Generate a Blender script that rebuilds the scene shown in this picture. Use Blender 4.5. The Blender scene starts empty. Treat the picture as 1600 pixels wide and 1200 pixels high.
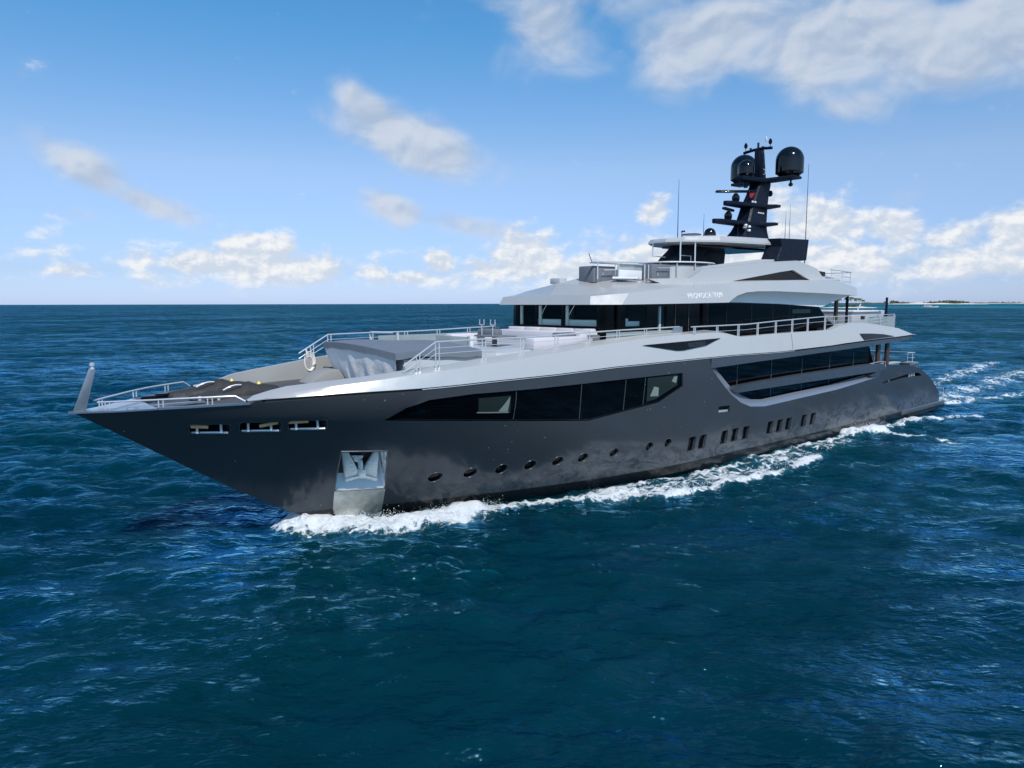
import bpy, bmesh, math, random
import numpy as np
from mathutils import Vector, Matrix

random.seed(7)
rng = np.random.default_rng(11)
SC = bpy.context.scene
COL = SC.collection
R_ = math.radians

# ------------------------------------------------------------------ camera
CAM = (-5.62, -25.72, 8.40)
cd = bpy.data.cameras.new('camera')
cd.sensor_width = 36.0
cd.lens = 25.425
cd.clip_start = 0.2
cd.clip_end = 60000
co = bpy.data.objects.new('camera', cd)
COL.objects.link(co)
_r = Vector((0.76330492, -0.64603503, -0.00208153))
_u = Vector((0.07305924, 0.08311891, 0.99385794))
_f = Vector((0.64189403, 0.75876873, -0.1106439))
co.matrix_world = Matrix(((_r.x, _u.x, -_f.x, CAM[0]), (_r.y, _u.y, -_f.y, CAM[1]),
                          (_r.z, _u.z, -_f.z, CAM[2]), (0, 0, 0, 1)))
SC.camera = co

# ------------------------------------------------------------------ node helpers
class NT:
    def __init__(s, tree):
        s.t = tree; s.n = tree.nodes; s.l = tree.links
    def new(s, kind, **kw):
        n = s.n.new(kind)
        for k, v in kw.items():
            setattr(n, k, v)
        return n
    def put(s, sock, v):
        if hasattr(v, 'is_linked'):
            s.l.new(v, sock)
        else:
            if sock.type == 'RGBA' and len(v) == 3:
                v = (*v, 1.0)
            sock.default_value = v
    def m(s, op, a, b=None, c=None, clamp=False):
        n = s.new('ShaderNodeMath', operation=op); n.use_clamp = clamp
        s.put(n.inputs[0], a)
        if b is not None: s.put(n.inputs[1], b)
        if c is not None: s.put(n.inputs[2], c)
        return n.outputs[0]
    def noise(s, vec, scale, detail=4, rough=0.55, dim='3D', dist=0.0, lac=2.0):
        n = s.new('ShaderNodeTexNoise', noise_dimensions=dim)
        if vec is not None: s.put(n.inputs['Vector'], vec)
        s.put(n.inputs['Scale'], scale); s.put(n.inputs['Detail'], detail)
        s.put(n.inputs['Roughness'], rough); s.put(n.inputs['Distortion'], dist)
        s.put(n.inputs['Lacunarity'], lac)
        return n.outputs['Fac']
    def ramp(s, x, lo, hi, a=0.0, b=1.0, smooth=True):
        n = s.new('ShaderNodeMapRange', interpolation_type='SMOOTHSTEP' if smooth else 'LINEAR')
        s.put(n.inputs[0], x); s.put(n.inputs[1], lo); s.put(n.inputs[2], hi)
        s.put(n.inputs[3], a); s.put(n.inputs[4], b)
        return n.outputs[0]
    def mix(s, f, a, b, blend='MIX'):
        n = s.new('ShaderNodeMix', data_type='RGBA', blend_type=blend)
        s.put(n.inputs[0], f); s.put(n.inputs[6], a); s.put(n.inputs[7], b)
        return n.outputs[2]
    def mapping(s, vec, loc=(0, 0, 0), rot=(0, 0, 0), scale=(1, 1, 1)):
        n = s.new('ShaderNodeMapping')
        s.put(n.inputs[0], vec)
        n.inputs['Location'].default_value = loc
        n.inputs['Rotation'].default_value = rot
        n.inputs['Scale'].default_value = scale
        return n.outputs[0]
    def bump(s, h, strength=0.3, dist=0.05, nrm=None):
        n = s.new('ShaderNodeBump')
        s.put(n.inputs['Strength'], strength); s.put(n.inputs['Distance'], dist)
        s.put(n.inputs['Height'], h)
        if nrm is not None: s.put(n.inputs['Normal'], nrm)
        return n.outputs[0]

# ------------------------------------------------------------------ sun and sky
SUN = Vector((-0.26, -0.60, 0.755)).normalized()
SUN_EL = math.asin(SUN.z)
sl = bpy.data.lights.new('sun', 'SUN')
sl.energy = 4.1
sl.angle = R_(0.55)
sl.color = (1.0, 0.95, 0.88)
so = bpy.data.objects.new('sun', sl)
so.rotation_euler = (-SUN).to_track_quat('-Z', 'Y').to_euler()
so.location = (0, 0, 60)
COL.objects.link(so)

W = bpy.data.worlds.new('World')
SC.world = W
W.use_nodes = True
w = NT(W.node_tree)
w.n.clear()
SKY = w.new('ShaderNodeTexSky', sky_type='NISHITA')
SKY.sun_disc = False
SKY.sun_elevation = SUN_EL
SKY.sun_rotation = math.atan2(SUN.x, SUN.y)
SKY.altitude = 0
SKY.air_density = 1.0
SKY.dust_density = 0.35
SKY.ozone_density = 3.0
tc = w.new('ShaderNodeTexCoord')
dirv = tc.outputs['Generated']
sep = w.new('ShaderNodeSeparateXYZ'); w.put(sep.inputs[0], dirv)
AZ = w.m('MULTIPLY', w.m('ARCTAN2', sep.outputs[1], sep.outputs[0]), 180 / math.pi)
EL = w.m('MULTIPLY', w.m('ARCSINE', sep.outputs[2]), 180 / math.pi)
comb = w.new('ShaderNodeCombineXYZ')
w.put(comb.inputs[0], AZ); w.put(comb.inputs[1], EL)
P2 = comb.outputs[0]
# cloud groups: azimuth, elevation, half widths, tilt, weight
CLOUDS = [
    # high soft grey clouds
    (57.2, 12.1, 4.2, 1.5, -18, 1.15), (60.2, 13.9, 2.6, 1.0, -32, 1.0),
    (58.6, 7.25, 2.1, .9, -22, 1.0), (54.0, 6.1, 4.0, .8, -8, 0.75), (51, 5.8, 3.0, .4, -5, .4),
    (79.4, 8.9, 2.8, 1.0, -30, 0.85), (75.7, 6.9, 2.2, .8, -22, 0.95), (80, 6.0, 5.0, .5, 0, 0.40),
    (46.5, 19.4, 3.6, 2.0, -12, 0.78), (51, 21.4, 2.6, .9, -10, .5), (35.0, 18.6, 4.6, 2.3, 6, 0.95),
    (25.8, 17.6, 6.0, 2.6, 0, 1.0), (18.5, 16.4, 5.5, 2.6, 0, 1.0), (25.0, 13.6, 2.2, 1.2, 0, 0.62),
    (12, 19, 8, 4, 0, .8), (30, 25, 16, 4.0, 0, .9), (41, 18, 4, 1.0, 10, .45),
    (21, 7.2, 1.8, .7, 0, .32), (85, 14, 3, .8, 0, .25),
    # all the rest of the sky, out of frame
    (-40, 24, 30, 10, 0, .6), (150, 24, 34, 9, 0, .6), (-120, 22, 36, 8, 0, .6),
]
CUMULUS = [
    (69.2, 3.9, 2.0, 1.15, 0, 1.1), (72.2, 2.9, 2.4, .9, 0, .95), (67.5, 2.5, 4.4, 1.1, 0, .95), (65, 3.2, 2.4, .4, 0, .6),
    (77.3, 3.1, 1.6, .8, 0, .65), (75.3, 4.4, 2.0, .6, 0, .45), (80.5, 2.2, 2.4, .5, 0, .5), (84, 3.4, 3, .6, 0, .4),
    (74.0, 1.5, 2.6, .4, 0, .5), (70, 1.9, 9, .8, 0, .46), (52, 1.9, 8, .9, 0, .50), (78, 3.8, 5, .7, 0, .36), (58, 3.6, 5, .6, 0, .36), (36, 4.6, 5, 1.2, 0, .42), (61.0, 2.4, 3.0, .6, 0, .5), (55.2, 3.2, 1.0, .9, 0, .9), (56.5, 1.9, 3.2, .6, 0, .7),
    (48.6, 3.6, 2.2, 1.5, 0, 1.1), (51.5, 2.6, 2.2, .8, 0, .8), (45.0, 2.3, 3.0, 1.1, 0, .75), (44.5, 4.6, 1.6, .6, 0, .4),
    (40.0, 3.2, 4.0, 1.7, 0, .75), (38.9, 6.8, 1.0, .8, 0, .75), (43, 5.8, 2.2, .5, -5, .4),
    (33, 3.0, 4.5, 1.8, 0, .75), (30.6, 7.2, 1.4, 1.6, 0, .6), (28.0, 5.6, 2.6, 1.7, 0, .8), (25.3, 5.3, 1.6, 1.4, 0, .8),
    (22.4, 5.0, 1.7, 1.0, 0, .85), (26, 2.9, 6, 1.6, 0, .8), (19.0, 4.4, 1.8, .9, 0, .7), (18.0, 2.6, 4, 1.1, 0, .75),
    (15.0, 4.8, 1.5, 1.1, 0, .95), (12, 3.5, 4, 1.6, 0, .8),
    (-30, 4, 34, 2.2, 0, .6), (140, 4, 40, 2.0, 0, .6), (-130, 4, 42, 2.2, 0, .6),
]
def blobs(lst, daz=0.0, de=0.0):
    tot = None
    for az, el, sa, se, tilt, wt in lst:
        a = w.m('SUBTRACT', AZ, az + daz); b = w.m('SUBTRACT', EL, el + de)
        if tilt:
            c, s = math.cos(R_(tilt)), math.sin(R_(tilt))
            a, b = (w.m('MULTIPLY_ADD', a, c, w.m('MULTIPLY', b, -s)), w.m('MULTIPLY_ADD', a, s, w.m('MULTIPLY', b, c)))
        a = w.m('MULTIPLY', a, .78 / sa); b = w.m('MULTIPLY', b, .80 / se)
        q = w.m('MULTIPLY_ADD', a, a, w.m('MULTIPLY', b, b))
        g = w.m('MULTIPLY', w.m('EXPONENT', w.m('MULTIPLY', q, -0.75)), wt)
        tot = g if tot is None else w.m('MAXIMUM', tot, g)
    return tot
softm = blobs(CLOUDS)
cumm = blobs(CUMULUS)
vs = w.mapping(P2, scale=(0.20, 0.30, 1), loc=(3.1, 1.7, 0))
n_soft = w.noise(vs, 1.0, 6, 0.46, '2D', 0.25)
vc = w.mapping(P2, scale=(0.32, 0.50, 1), loc=(7.3, 2.2, 0))
n_cum = w.noise(vc, 1.0, 8, 0.58, '2D', 0.1)
vc2 = w.mapping(P2, scale=(0.32, 0.50, 1), loc=(7.3 + .08, 2.2 + .20, 0))
n_cum2 = w.noise(vc2, 1.0, 8, 0.58, '2D', 0.1)
vs2 = w.mapping(P2, scale=(0.20, 0.30, 1), loc=(3.1 + .05, 1.7 + .16, 0))
n_soft2 = w.noise(vs2, 1.0, 6, 0.46, '2D', 0.25)
d_soft = w.ramp(w.m('MULTIPLY_ADD', w.m('SUBTRACT', n_soft, 0.5), 0.80, softm), 0.20, 0.86)
d_cum = w.ramp(w.m('MULTIPLY_ADD', w.m('SUBTRACT', n_cum, 0.5), 1.25, cumm), 0.24, 0.70)
# sunlit tops, grey undersides: how much more cloud lies higher up
lit_c = w.ramp(w.m('SUBTRACT', n_cum, n_cum2), -0.10, 0.16)
lit_s = w.ramp(w.m('SUBTRACT', n_soft, n_soft2), -0.16, 0.14)
col_c = w.mix(lit_c, (0.68, 0.76, 0.88), (1.0, 1.01, 1.02))
col_s = w.mix(lit_s, (0.50, 0.60, 0.76), (0.74, 0.80, 0.90))
CLOUD_GAIN = 1.0
rmp = w.new('ShaderNodeValToRGB')
w.put(rmp.inputs[0], w.ramp(EL, 0, 40, 0, 1, smooth=False))
cr_ = rmp.color_ramp
for pos, c in ((0.0, (.74, .95, 1.70)), (.06, (.70, .83, 1.28)), (.25, (1.16, 1.18, 1.30)), (.5, (.62, 1.25, 1.50)), (1.0, (.62, 1.2, 1.5))):
    e = cr_.elements[0] if pos == 0.0 else cr_.elements[-1] if pos == 1.0 else cr_.elements.new(pos)
    e.position = pos; e.color = (*[x / 2.2 for x in c], 1)
skc = w.mix(1.0, SKY.outputs[0], rmp.outputs[0], 'MULTIPLY')
skc = w.mix(1.0, skc, (2.2, 2.2, 2.2), 'MULTIPLY')
bgs = w.new('ShaderNodeBackground'); w.put(bgs.inputs[0], skc); bgs.inputs[1].default_value = 0.105
bgc = w.new('ShaderNodeBackground'); w.put(bgc.inputs[0], col_c); bgc.inputs[1].default_value = 0.92
bgf = w.new('ShaderNodeBackground'); w.put(bgf.inputs[0], col_s); bgf.inputs[1].default_value = 0.88
mx1 = w.new('ShaderNodeMixShader'); mx2 = w.new('ShaderNodeMixShader')
w.put(mx1.inputs[0], w.m('MULTIPLY', d_soft, 0.86)); w.l.new(bgs.outputs[0], mx1.inputs[1]); w.l.new(bgf.outputs[0], mx1.inputs[2])
low = w.ramp(EL, 0.0, 2.4, 0.15, 0.95)
w.put(mx2.inputs[0], w.m('MULTIPLY', d_cum, low)); w.l.new(mx1.outputs[0], mx2.inputs[1]); w.l.new(bgc.outputs[0], mx2.inputs[2])
out = w.new('ShaderNodeOutputWorld'); w.l.new(mx2.outputs[0], out.inputs[0])

SC.view_settings.view_transform = 'Standard'
SC.view_settings.look = 'None'
SC.view_settings.exposure = 0.0
SC.view_settings.gamma = 1.0
SC.view_settings.use_curve_mapping = False

# ------------------------------------------------------------------ materials
def mat(name, col, rough=0.5, metal=0.0, coat=0.0, spec=None, bumps=None, var=0.0, vscale=1.5, ior=None, coat_rough=.05):
    m_ = bpy.data.materials.new(name); m_.use_nodes = True
    t = NT(m_.node_tree)
    b = t.n['Principled BSDF']
    tcn = t.new('ShaderNodeTexCoord')
    if var:
        f = t.noise(tcn.outputs['Object'], vscale, 5, 0.6)
        c = t.mix(f, tuple(x * (1 - var) for x in col), tuple(min(1, x * (1 + var)) for x in col))
        t.put(b.inputs['Base Color'], c)
        t.put(b.inputs['Roughness'], t.ramp(t.noise(tcn.outputs['Object'], vscale * 2.3, 4), .3, .7, rough * .85, rough * 1.15))
    else:
        t.put(b.inputs['Base Color'], col)
        b.inputs['Roughness'].default_value = rough
    b.inputs['Metallic'].default_value = metal
    b.inputs['Coat Weight'].default_value = coat
    b.inputs['Coat Roughness'].default_value = coat_rough
    if spec is not None: b.inputs['Specular IOR Level'].default_value = spec
    if ior: b.inputs['IOR'].default_value = ior
    if bumps:
        sc, st, di = bumps
        t.put(b.inputs['Normal'], t.bump(t.noise(tcn.outputs['Object'], sc, 5, .6), st, di))
    return m_

M = {}
M['silver'] = mat('silver_paint', (0.56, 0.555, 0.535), 0.32, 0.40, 0.25, var=.03, vscale=.6, coat_rough=.16)
M['silver_soft'] = mat('silver_underside', (0.74, 0.74, 0.72), 0.5, 0.05, var=.03)
M['pale'] = mat('pale_paint', (0.43, 0.455, 0.475), 0.4, 0.05, 0.2, var=.03, vscale=.8)
M['white'] = mat('white_gelcoat', (0.64, 0.65, 0.66), 0.32, 0.0, 0.3, var=.03)
M['cushion'] = mat('white_cushion', (0.56, 0.55, 0.58), 0.75, bumps=(6, .15, .03), var=.04)
M['cushion_grey'] = mat('grey_cushion', (0.13, 0.145, 0.17), 0.8, bumps=(7, .2, .03), var=.08)
M['band'] = mat('graphite_band', (0.075, 0.088, 0.104), 0.30, 0.30, 0.5, var=.05, vscale=.7)
M['black_gloss'] = mat('black_gloss', (0.0022, 0.0026, 0.0034), 0.12, 0.0, 0.0, spec=.20)
M['mast'] = mat('mast_navy', (0.0045, 0.0085, 0.019), 0.42, 0.0, 0.0, spec=.14, var=.1)
M['dome'] = mat('radome_black', (0.0025, 0.0032, 0.005), 0.10, 0.0, 0.0, spec=.5)
M['black'] = mat('black_matt', (0.0035, 0.004, 0.005), 0.6)
M['chrome'] = mat('polished_steel', (0.70, 0.71, 0.72), 0.28, 0.55)
M['steel'] = mat('brushed_steel', (0.60, 0.64, 0.66), 0.30, 0.9, var=.12, vscale=3, bumps=(9, .12, .02))
M['dull_steel'] = mat('stained_steel', (0.52, 0.53, 0.49), 0.34, 0.6, var=.45, vscale=4.5, bumps=(4, .5, .05))
M['facet'] = mat('blue_grey_gloss', (0.34, 0.38, 0.45), 0.22, 0.65, 0.2)
M['anchor'] = mat('galvanised_steel', (0.74, 0.76, 0.75), 0.30, 0.35, var=.12, vscale=3, bumps=(8, .15, .02))
M['locker'] = mat('grey_locker', (0.26, 0.26, 0.255), 0.6)
M['mirror'] = mat('mirror_steel', (0.80, 0.82, 0.84), 0.06, 1.0, bumps=(2.5, .3, .05))
M['sill'] = mat('pocket_sill_paint', (0.66, 0.70, 0.74), 0.35, 0.3)
M['staff'] = mat('staff_steel', (0.22, 0.26, 0.29), 0.35, 0.6, var=.12, vscale=4)
M['bowcap'] = mat('bow_cap_paint', (0.30, 0.34, 0.38), 0.12, 0.75, 0.5)
M['deck_dark'] = mat('dark_deck', (0.070, 0.070, 0.075), 0.7, var=.12, vscale=2, bumps=(20, .1, .01))
M['deck_pale'] = mat('pale_deck', (0.42, 0.43, 0.44), 0.6, var=.05, vscale=1.5)
M['cover_top'] = mat('slate_canvas', (0.135, 0.160, 0.195), 0.65, bumps=(2.2, .35, .08), var=.10, vscale=1.2)
M['cover_skirt'] = mat('grey_canvas', (0.82, 0.81, 0.79), 0.8, bumps=(1.1, .5, .12), var=.08, vscale=1.4)
M['cover_dark'] = mat('charcoal_canvas', (0.028, 0.027, 0.027), 0.7, bumps=(3.2, .6, .1), var=.2, vscale=2.5)
M['yellow'] = mat('yellow_strap', (0.75, 0.62, 0.08), 0.5)
M['rope'] = mat('white_rope', (0.72, 0.70, 0.66), 0.8, bumps=(40, .3, .01))
M['wood'] = mat('varnished_wood', (0.62, 0.38, 0.18), 0.4, 0, .3, var=.2, vscale=4)
M['brown'] = mat('brown_pillar', (0.055, 0.035, 0.030), 0.35, 0, .3)
M['letter'] = mat('letter_steel', (0.78, 0.78, 0.76), 0.4, 0.1)
M['red'] = mat('red_cloth', (0.45, 0.03, 0.05), 0.7)
M['sand'] = mat('white_sand', (0.70, 0.62, 0.48), 0.9, var=.08, vscale=.05)
M['bush'] = mat('island_scrub', (0.060, 0.075, 0.045), 0.8, var=.35, vscale=.03)
M['leaf'] = mat('palm_leaf', (0.060, 0.095, 0.030), 0.6, var=.3, vscale=.6)
M['trunk'] = mat('palm_trunk', (0.16, 0.12, 0.09), 0.85, var=.2)
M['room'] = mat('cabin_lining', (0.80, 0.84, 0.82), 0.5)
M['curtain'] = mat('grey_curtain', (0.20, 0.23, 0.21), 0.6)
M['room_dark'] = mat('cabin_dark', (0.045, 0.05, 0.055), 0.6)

def glass_dark(name, col=(0.0016, 0.0022, 0.0032), rough=0.03):
    return mat(name, col, rough, 0.0, 0.0, var=0, spec=.20)
M['glass'] = glass_dark('tinted_glass')
M['glass_green'] = mat('green_tint_glass', (0.020, 0.030, 0.028), 0.04, spec=.3)
def glass_clear():
    m_ = bpy.data.materials.new('cabin_glass'); m_.use_nodes = True
    t = NT(m_.node_tree); t.n.clear()
    o = t.new('ShaderNodeOutputMaterial'); mx = t.new('ShaderNodeMixShader')
    tr = t.new('ShaderNodeBsdfTransparent'); tr.inputs[0].default_value = (0.80, 0.88, 0.86, 1)
    gl = t.new('ShaderNodeBsdfGlossy'); gl.inputs['Roughness'].default_value = 0.02
    fr = t.new('ShaderNodeLayerWeight'); fr.inputs[0].default_value = 0.5
    t.put(mx.inputs[0], t.m('MULTIPLY_ADD', t.m('POWER', fr.outputs['Facing'], 5.0), .9, .035)); t.l.new(tr.outputs[0], mx.inputs[1]); t.l.new(gl.outputs[0], mx.inputs[2])
    t.l.new(mx.outputs[0], o.inputs[0])
    return m_
M['glass_clear'] = glass_clear()
def glass_frost():
    m_ = bpy.data.materials.new('screen_glass'); m_.use_nodes = True
    t = NT(m_.node_tree); t.n.clear()
    o = t.new('ShaderNodeOutputMaterial'); mx = t.new('ShaderNodeMixShader')
    tr = t.new('ShaderNodeBsdfTransparent'); tr.inputs[0].default_value = (0.80, 0.85, 0.85, 1)
    gl = t.new('ShaderNodeBsdfPrincipled'); gl.inputs['Base Color'].default_value = (.42, .47, .48, 1); gl.inputs['Roughness'].default_value = .08
    mx.inputs[0].default_value = 0.55
    t.l.new(tr.outputs[0], mx.inputs[1]); t.l.new(gl.outputs[0], mx.inputs[2]); t.l.new(mx.outputs[0], o.inputs[0])
    return m_
M['screen'] = glass_frost()

def hull_material():
    m_ = bpy.data.materials.new('hull_graphite'); m_.use_nodes = True
    t = NT(m_.node_tree); b = t.n['Principled BSDF']
    tcn = t.new('ShaderNodeTexCoord'); p = t.mapping(tcn.outputs['Object'], loc=(28, 0, 0))
    s = t.new('ShaderNodeSeparateXYZ'); t.put(s.inputs[0], p)
    base = t.mix(t.noise(p, .5, 4), (0.046, 0.053, 0.061), (0.054, 0.061, 0.070))
    # foam reflections painted into the topside colour: wispy streaks near the waterline
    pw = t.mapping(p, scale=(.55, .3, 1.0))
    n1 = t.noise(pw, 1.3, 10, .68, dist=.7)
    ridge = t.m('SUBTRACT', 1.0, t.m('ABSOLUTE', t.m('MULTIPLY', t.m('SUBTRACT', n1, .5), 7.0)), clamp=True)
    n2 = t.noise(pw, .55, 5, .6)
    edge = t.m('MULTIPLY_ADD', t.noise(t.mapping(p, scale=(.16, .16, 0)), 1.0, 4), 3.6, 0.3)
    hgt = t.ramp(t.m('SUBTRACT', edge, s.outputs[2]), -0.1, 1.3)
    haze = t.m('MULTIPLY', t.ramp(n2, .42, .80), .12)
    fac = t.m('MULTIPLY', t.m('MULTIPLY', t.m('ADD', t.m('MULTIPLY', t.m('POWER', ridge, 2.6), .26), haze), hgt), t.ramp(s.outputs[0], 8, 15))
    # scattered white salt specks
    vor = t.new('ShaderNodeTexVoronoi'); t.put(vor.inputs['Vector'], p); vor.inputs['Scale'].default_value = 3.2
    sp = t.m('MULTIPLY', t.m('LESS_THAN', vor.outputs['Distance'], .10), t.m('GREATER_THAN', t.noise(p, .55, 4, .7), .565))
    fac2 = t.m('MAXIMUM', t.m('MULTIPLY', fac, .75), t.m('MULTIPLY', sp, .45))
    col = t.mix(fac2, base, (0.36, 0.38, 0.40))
    # black antifouling below the boot top
    boot = t.m('LESS_THAN', s.outputs[2], 0.55)
    col = t.mix(boot, col, t.mix(t.noise(p, 1.5, 5), (0.010, 0.011, 0.013), (0.024, 0.025, 0.026)))
    t.put(b.inputs['Base Color'], col)
    b.inputs['Metallic'].default_value = 0.10
    t.put(b.inputs['Roughness'], t.m('MULTIPLY_ADD', fac2, .4, .15))
    b.inputs['Coat Weight'].default_value = 0.10
    b.inputs['Specular IOR Level'].default_value = 0.30
    b.inputs['Coat Roughness'].default_value = 0.07
    t.put(b.inputs['Normal'], t.bump(t.noise(p, .55, 2), .05, .25))
    return m_
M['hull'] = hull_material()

# ------------------------------------------------------------------ mesh helpers
class MB:
    def __init__(s):
        s.v = []; s.f = []
    def add(s, vs_, fs):
        o = len(s.v); s.v += [tuple(map(float, p)) for p in vs_]
        s.f += [tuple(i + o for i in f) for f in fs]
        return s
    def box(s, a, b, M_=None):
        x0, y0, z0 = a; x1, y1, z1 = b
        vs_ = [(x0, y0, z0), (x1, y0, z0), (x1, y1, z0), (x0, y1, z0), (x0, y0, z1), (x1, y0, z1), (x1, y1, z1), (x0, y1, z1)]
        if M_ is not None: vs_ = [tuple(M_ @ Vector(p)) for p in vs_]
        return s.add(vs_, [(0, 3, 2, 1), (4, 5, 6, 7), (0, 1, 5, 4), (1, 2, 6, 5), (2, 3, 7, 6), (3, 0, 4, 7)])
    def prism(s, poly, y0, y1, topin=0.0):
        """polygon in (x, z) extruded from y0 to y1"""
        n = len(poly)
        vs_ = [(x, y0, z) for x, z in poly] + [(x, y1, z) for x, z in poly]
        fs = [tuple(range(n)), tuple(range(2 * n - 1, n - 1, -1))]
        fs += [(i, i + n, (i + 1) % n + n, (i + 1) % n) for i in range(n)]
        return s.add(vs_, fs)
    def slab(s, poly, zb, zt):
        """polygon in (x, y); zb, zt numbers or functions of (x, y)"""
        fb = zb if callable(zb) else (lambda x, y: zb); ft = zt if callable(zt) else (lambda x, y: zt)
        n = len(poly)
        vs_ = [(x, y, fb(x, y)) for x, y in poly] + [(x, y, ft(x, y)) for x, y in poly]
        fs = [tuple(range(n - 1, -1, -1)), tuple(range(n, 2 * n))]
        fs += [(i, (i + 1) % n, (i + 1) % n + n, i + n) for i in range(n)]
        return s.add(vs_, fs)
    def tube(s, pts, r, n=8, caps=True):
        pts = [Vector(p) for p in pts]
        rs = r if isinstance(r, (list, tuple)) else [r] * len(pts)
        vs_ = []; fs = []
        for i, p in enumerate(pts):
            a = pts[max(0, i - 1)]; b = pts[min(len(pts) - 1, i + 1)]
            d = (b - a).normalized()
            up = Vector((0, 0, 1)) if abs(d.z) < .95 else Vector((1, 0, 0))
            e1 = d.cross(up).normalized(); e2 = d.cross(e1)
            for k in range(n):
                an = 2 * math.pi * k / n
                vs_.append(p + (e1 * math.cos(an) + e2 * math.sin(an)) * rs[i])
        for i in range(len(pts) - 1):
            for k in range(n):
                fs.append((i * n + k, i * n + (k + 1) % n, (i + 1) * n + (k + 1) % n, (i + 1) * n + k))
        if caps:
            fs.append(tuple(range(n - 1, -1, -1))); fs.append(tuple(range((len(pts) - 1) * n, len(pts) * n)))
        return s.add(vs_, fs)
    def lathe(s, prof, c, n=32):
        """prof (r, z) list bottom to top round the vertical through c"""
        vs_ = []; fs = []
        for r, z in prof:
            for k in range(n):
                a = 2 * math.pi * k / n
                vs_.append((c[0] + r * math.cos(a), c[1] + r * math.sin(a), c[2] + z))
        for i in range(len(prof) - 1):
            for k in range(n):
                fs.append((i * n + k, i * n + (k + 1) % n, (i + 1) * n + (k + 1) % n, (i + 1) * n + k))
        fs.append(tuple(range(n - 1, -1, -1))); fs.append(tuple(range((len(prof) - 1) * n, len(prof) * n)))
        return s.add(vs_, fs)
    def loft(s, rings, closed=True, caps=True, flip=False):
        n = len(rings[0]); vs_ = [p for r in rings for p in r]; fs = []
        for i in range(len(rings) - 1):
            for k in range(n if closed else n - 1):
                q = (i * n + k, i * n + (k + 1) % n, (i + 1) * n + (k + 1) % n, (i + 1) * n + k)
                fs.append(q[::-1] if flip else q)
        if caps and closed:
            a = tuple(range(n)); b = tuple(range((len(rings) - 1) * n, len(rings) * n))
            fs.append(a if flip else a[::-1]); fs.append(b[::-1] if flip else b)
        return s.add(vs_, fs)
    def mirror(s):
        """add the mirror image across y = 0"""
        n = len(s.v); s.v += [(x, -y, z) for x, y, z in s.v]
        s.f += [tuple(i + n for i in reversed(f)) for f in s.f]
        return s
    def parts(s, name, material, parent, **kw):
        """every separate piece becomes a part of its own"""
        root = list(range(len(s.v)))
        def find(a):
            while root[a] != a:
                root[a] = root[root[a]]; a = root[a]
            return a
        for f in s.f:
            for i in f[1:]: root[find(i)] = find(f[0])
        groups = {}
        for f in s.f: groups.setdefault(find(f[0]), []).append(f)
        res = []
        for fs in groups.values():
            ids = sorted({i for f in fs for i in f}); mp = {i: k for k, i in enumerate(ids)}
            b = MB(); b.v = [s.v[i] for i in ids]; b.f = [tuple(mp[i] for i in f) for f in fs]
            res.append(b.build(name, material, parent, **kw))
        return res
    def build(s, name, material, parent=None, smooth=32, bevel=0.0, bseg=2, recalc=True, merge=1e-5):
        me = bpy.data.meshes.new(name)
        bm = bmesh.new()
        vs_ = [bm.verts.new(p) for p in s.v]
        for f in s.f:
            try: bm.faces.new([vs_[i] for i in f])
            except ValueError: pass
        if merge: bmesh.ops.remove_doubles(bm, verts=bm.verts, dist=merge)
        if recalc: bmesh.ops.recalc_face_normals(bm, faces=bm.faces)
        if bevel:
            es = [e for e in bm.edges if len(e.link_faces) == 2 and e.calc_face_angle(0) > R_(28)]
            bmesh.ops.bevel(bm, geom=es, offset=bevel, segments=bseg, profile=.5, affect='EDGES', clamp_overlap=True)
        bm.to_mesh(me); bm.free()
        me.materials.append(M[material] if isinstance(material, str) else material)
        if smooth:
            me.polygons.foreach_set('use_smooth', [True] * len(me.polygons))
            me.set_sharp_from_angle(angle=R_(smooth))
        o = bpy.data.objects.new(name, me); COL.objects.link(o)
        if parent is not None:
            o.parent = parent
            base = parent
            off = Vector((0, 0, 0))
            while base is not None:
                off += base.location; base = base.parent
            me.transform(Matrix.Translation(-off))
        return o

def tag(o, label=None, cat=None, group=None, kind=None):
    if label: o['label'] = label
    if cat: o['category'] = cat
    if group: o['group'] = group
    if kind: o['kind'] = kind
    return o
def thing(name, label, cat, loc=(0, 0, 0), group=None):
    o = bpy.data.objects.new(name, None); COL.objects.link(o)
    o.location = loc; o.empty_display_size = .3
    return tag(o, label, cat, group)
def lerp(x, xs, ys): return float(np.interp(x, xs, ys))

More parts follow.
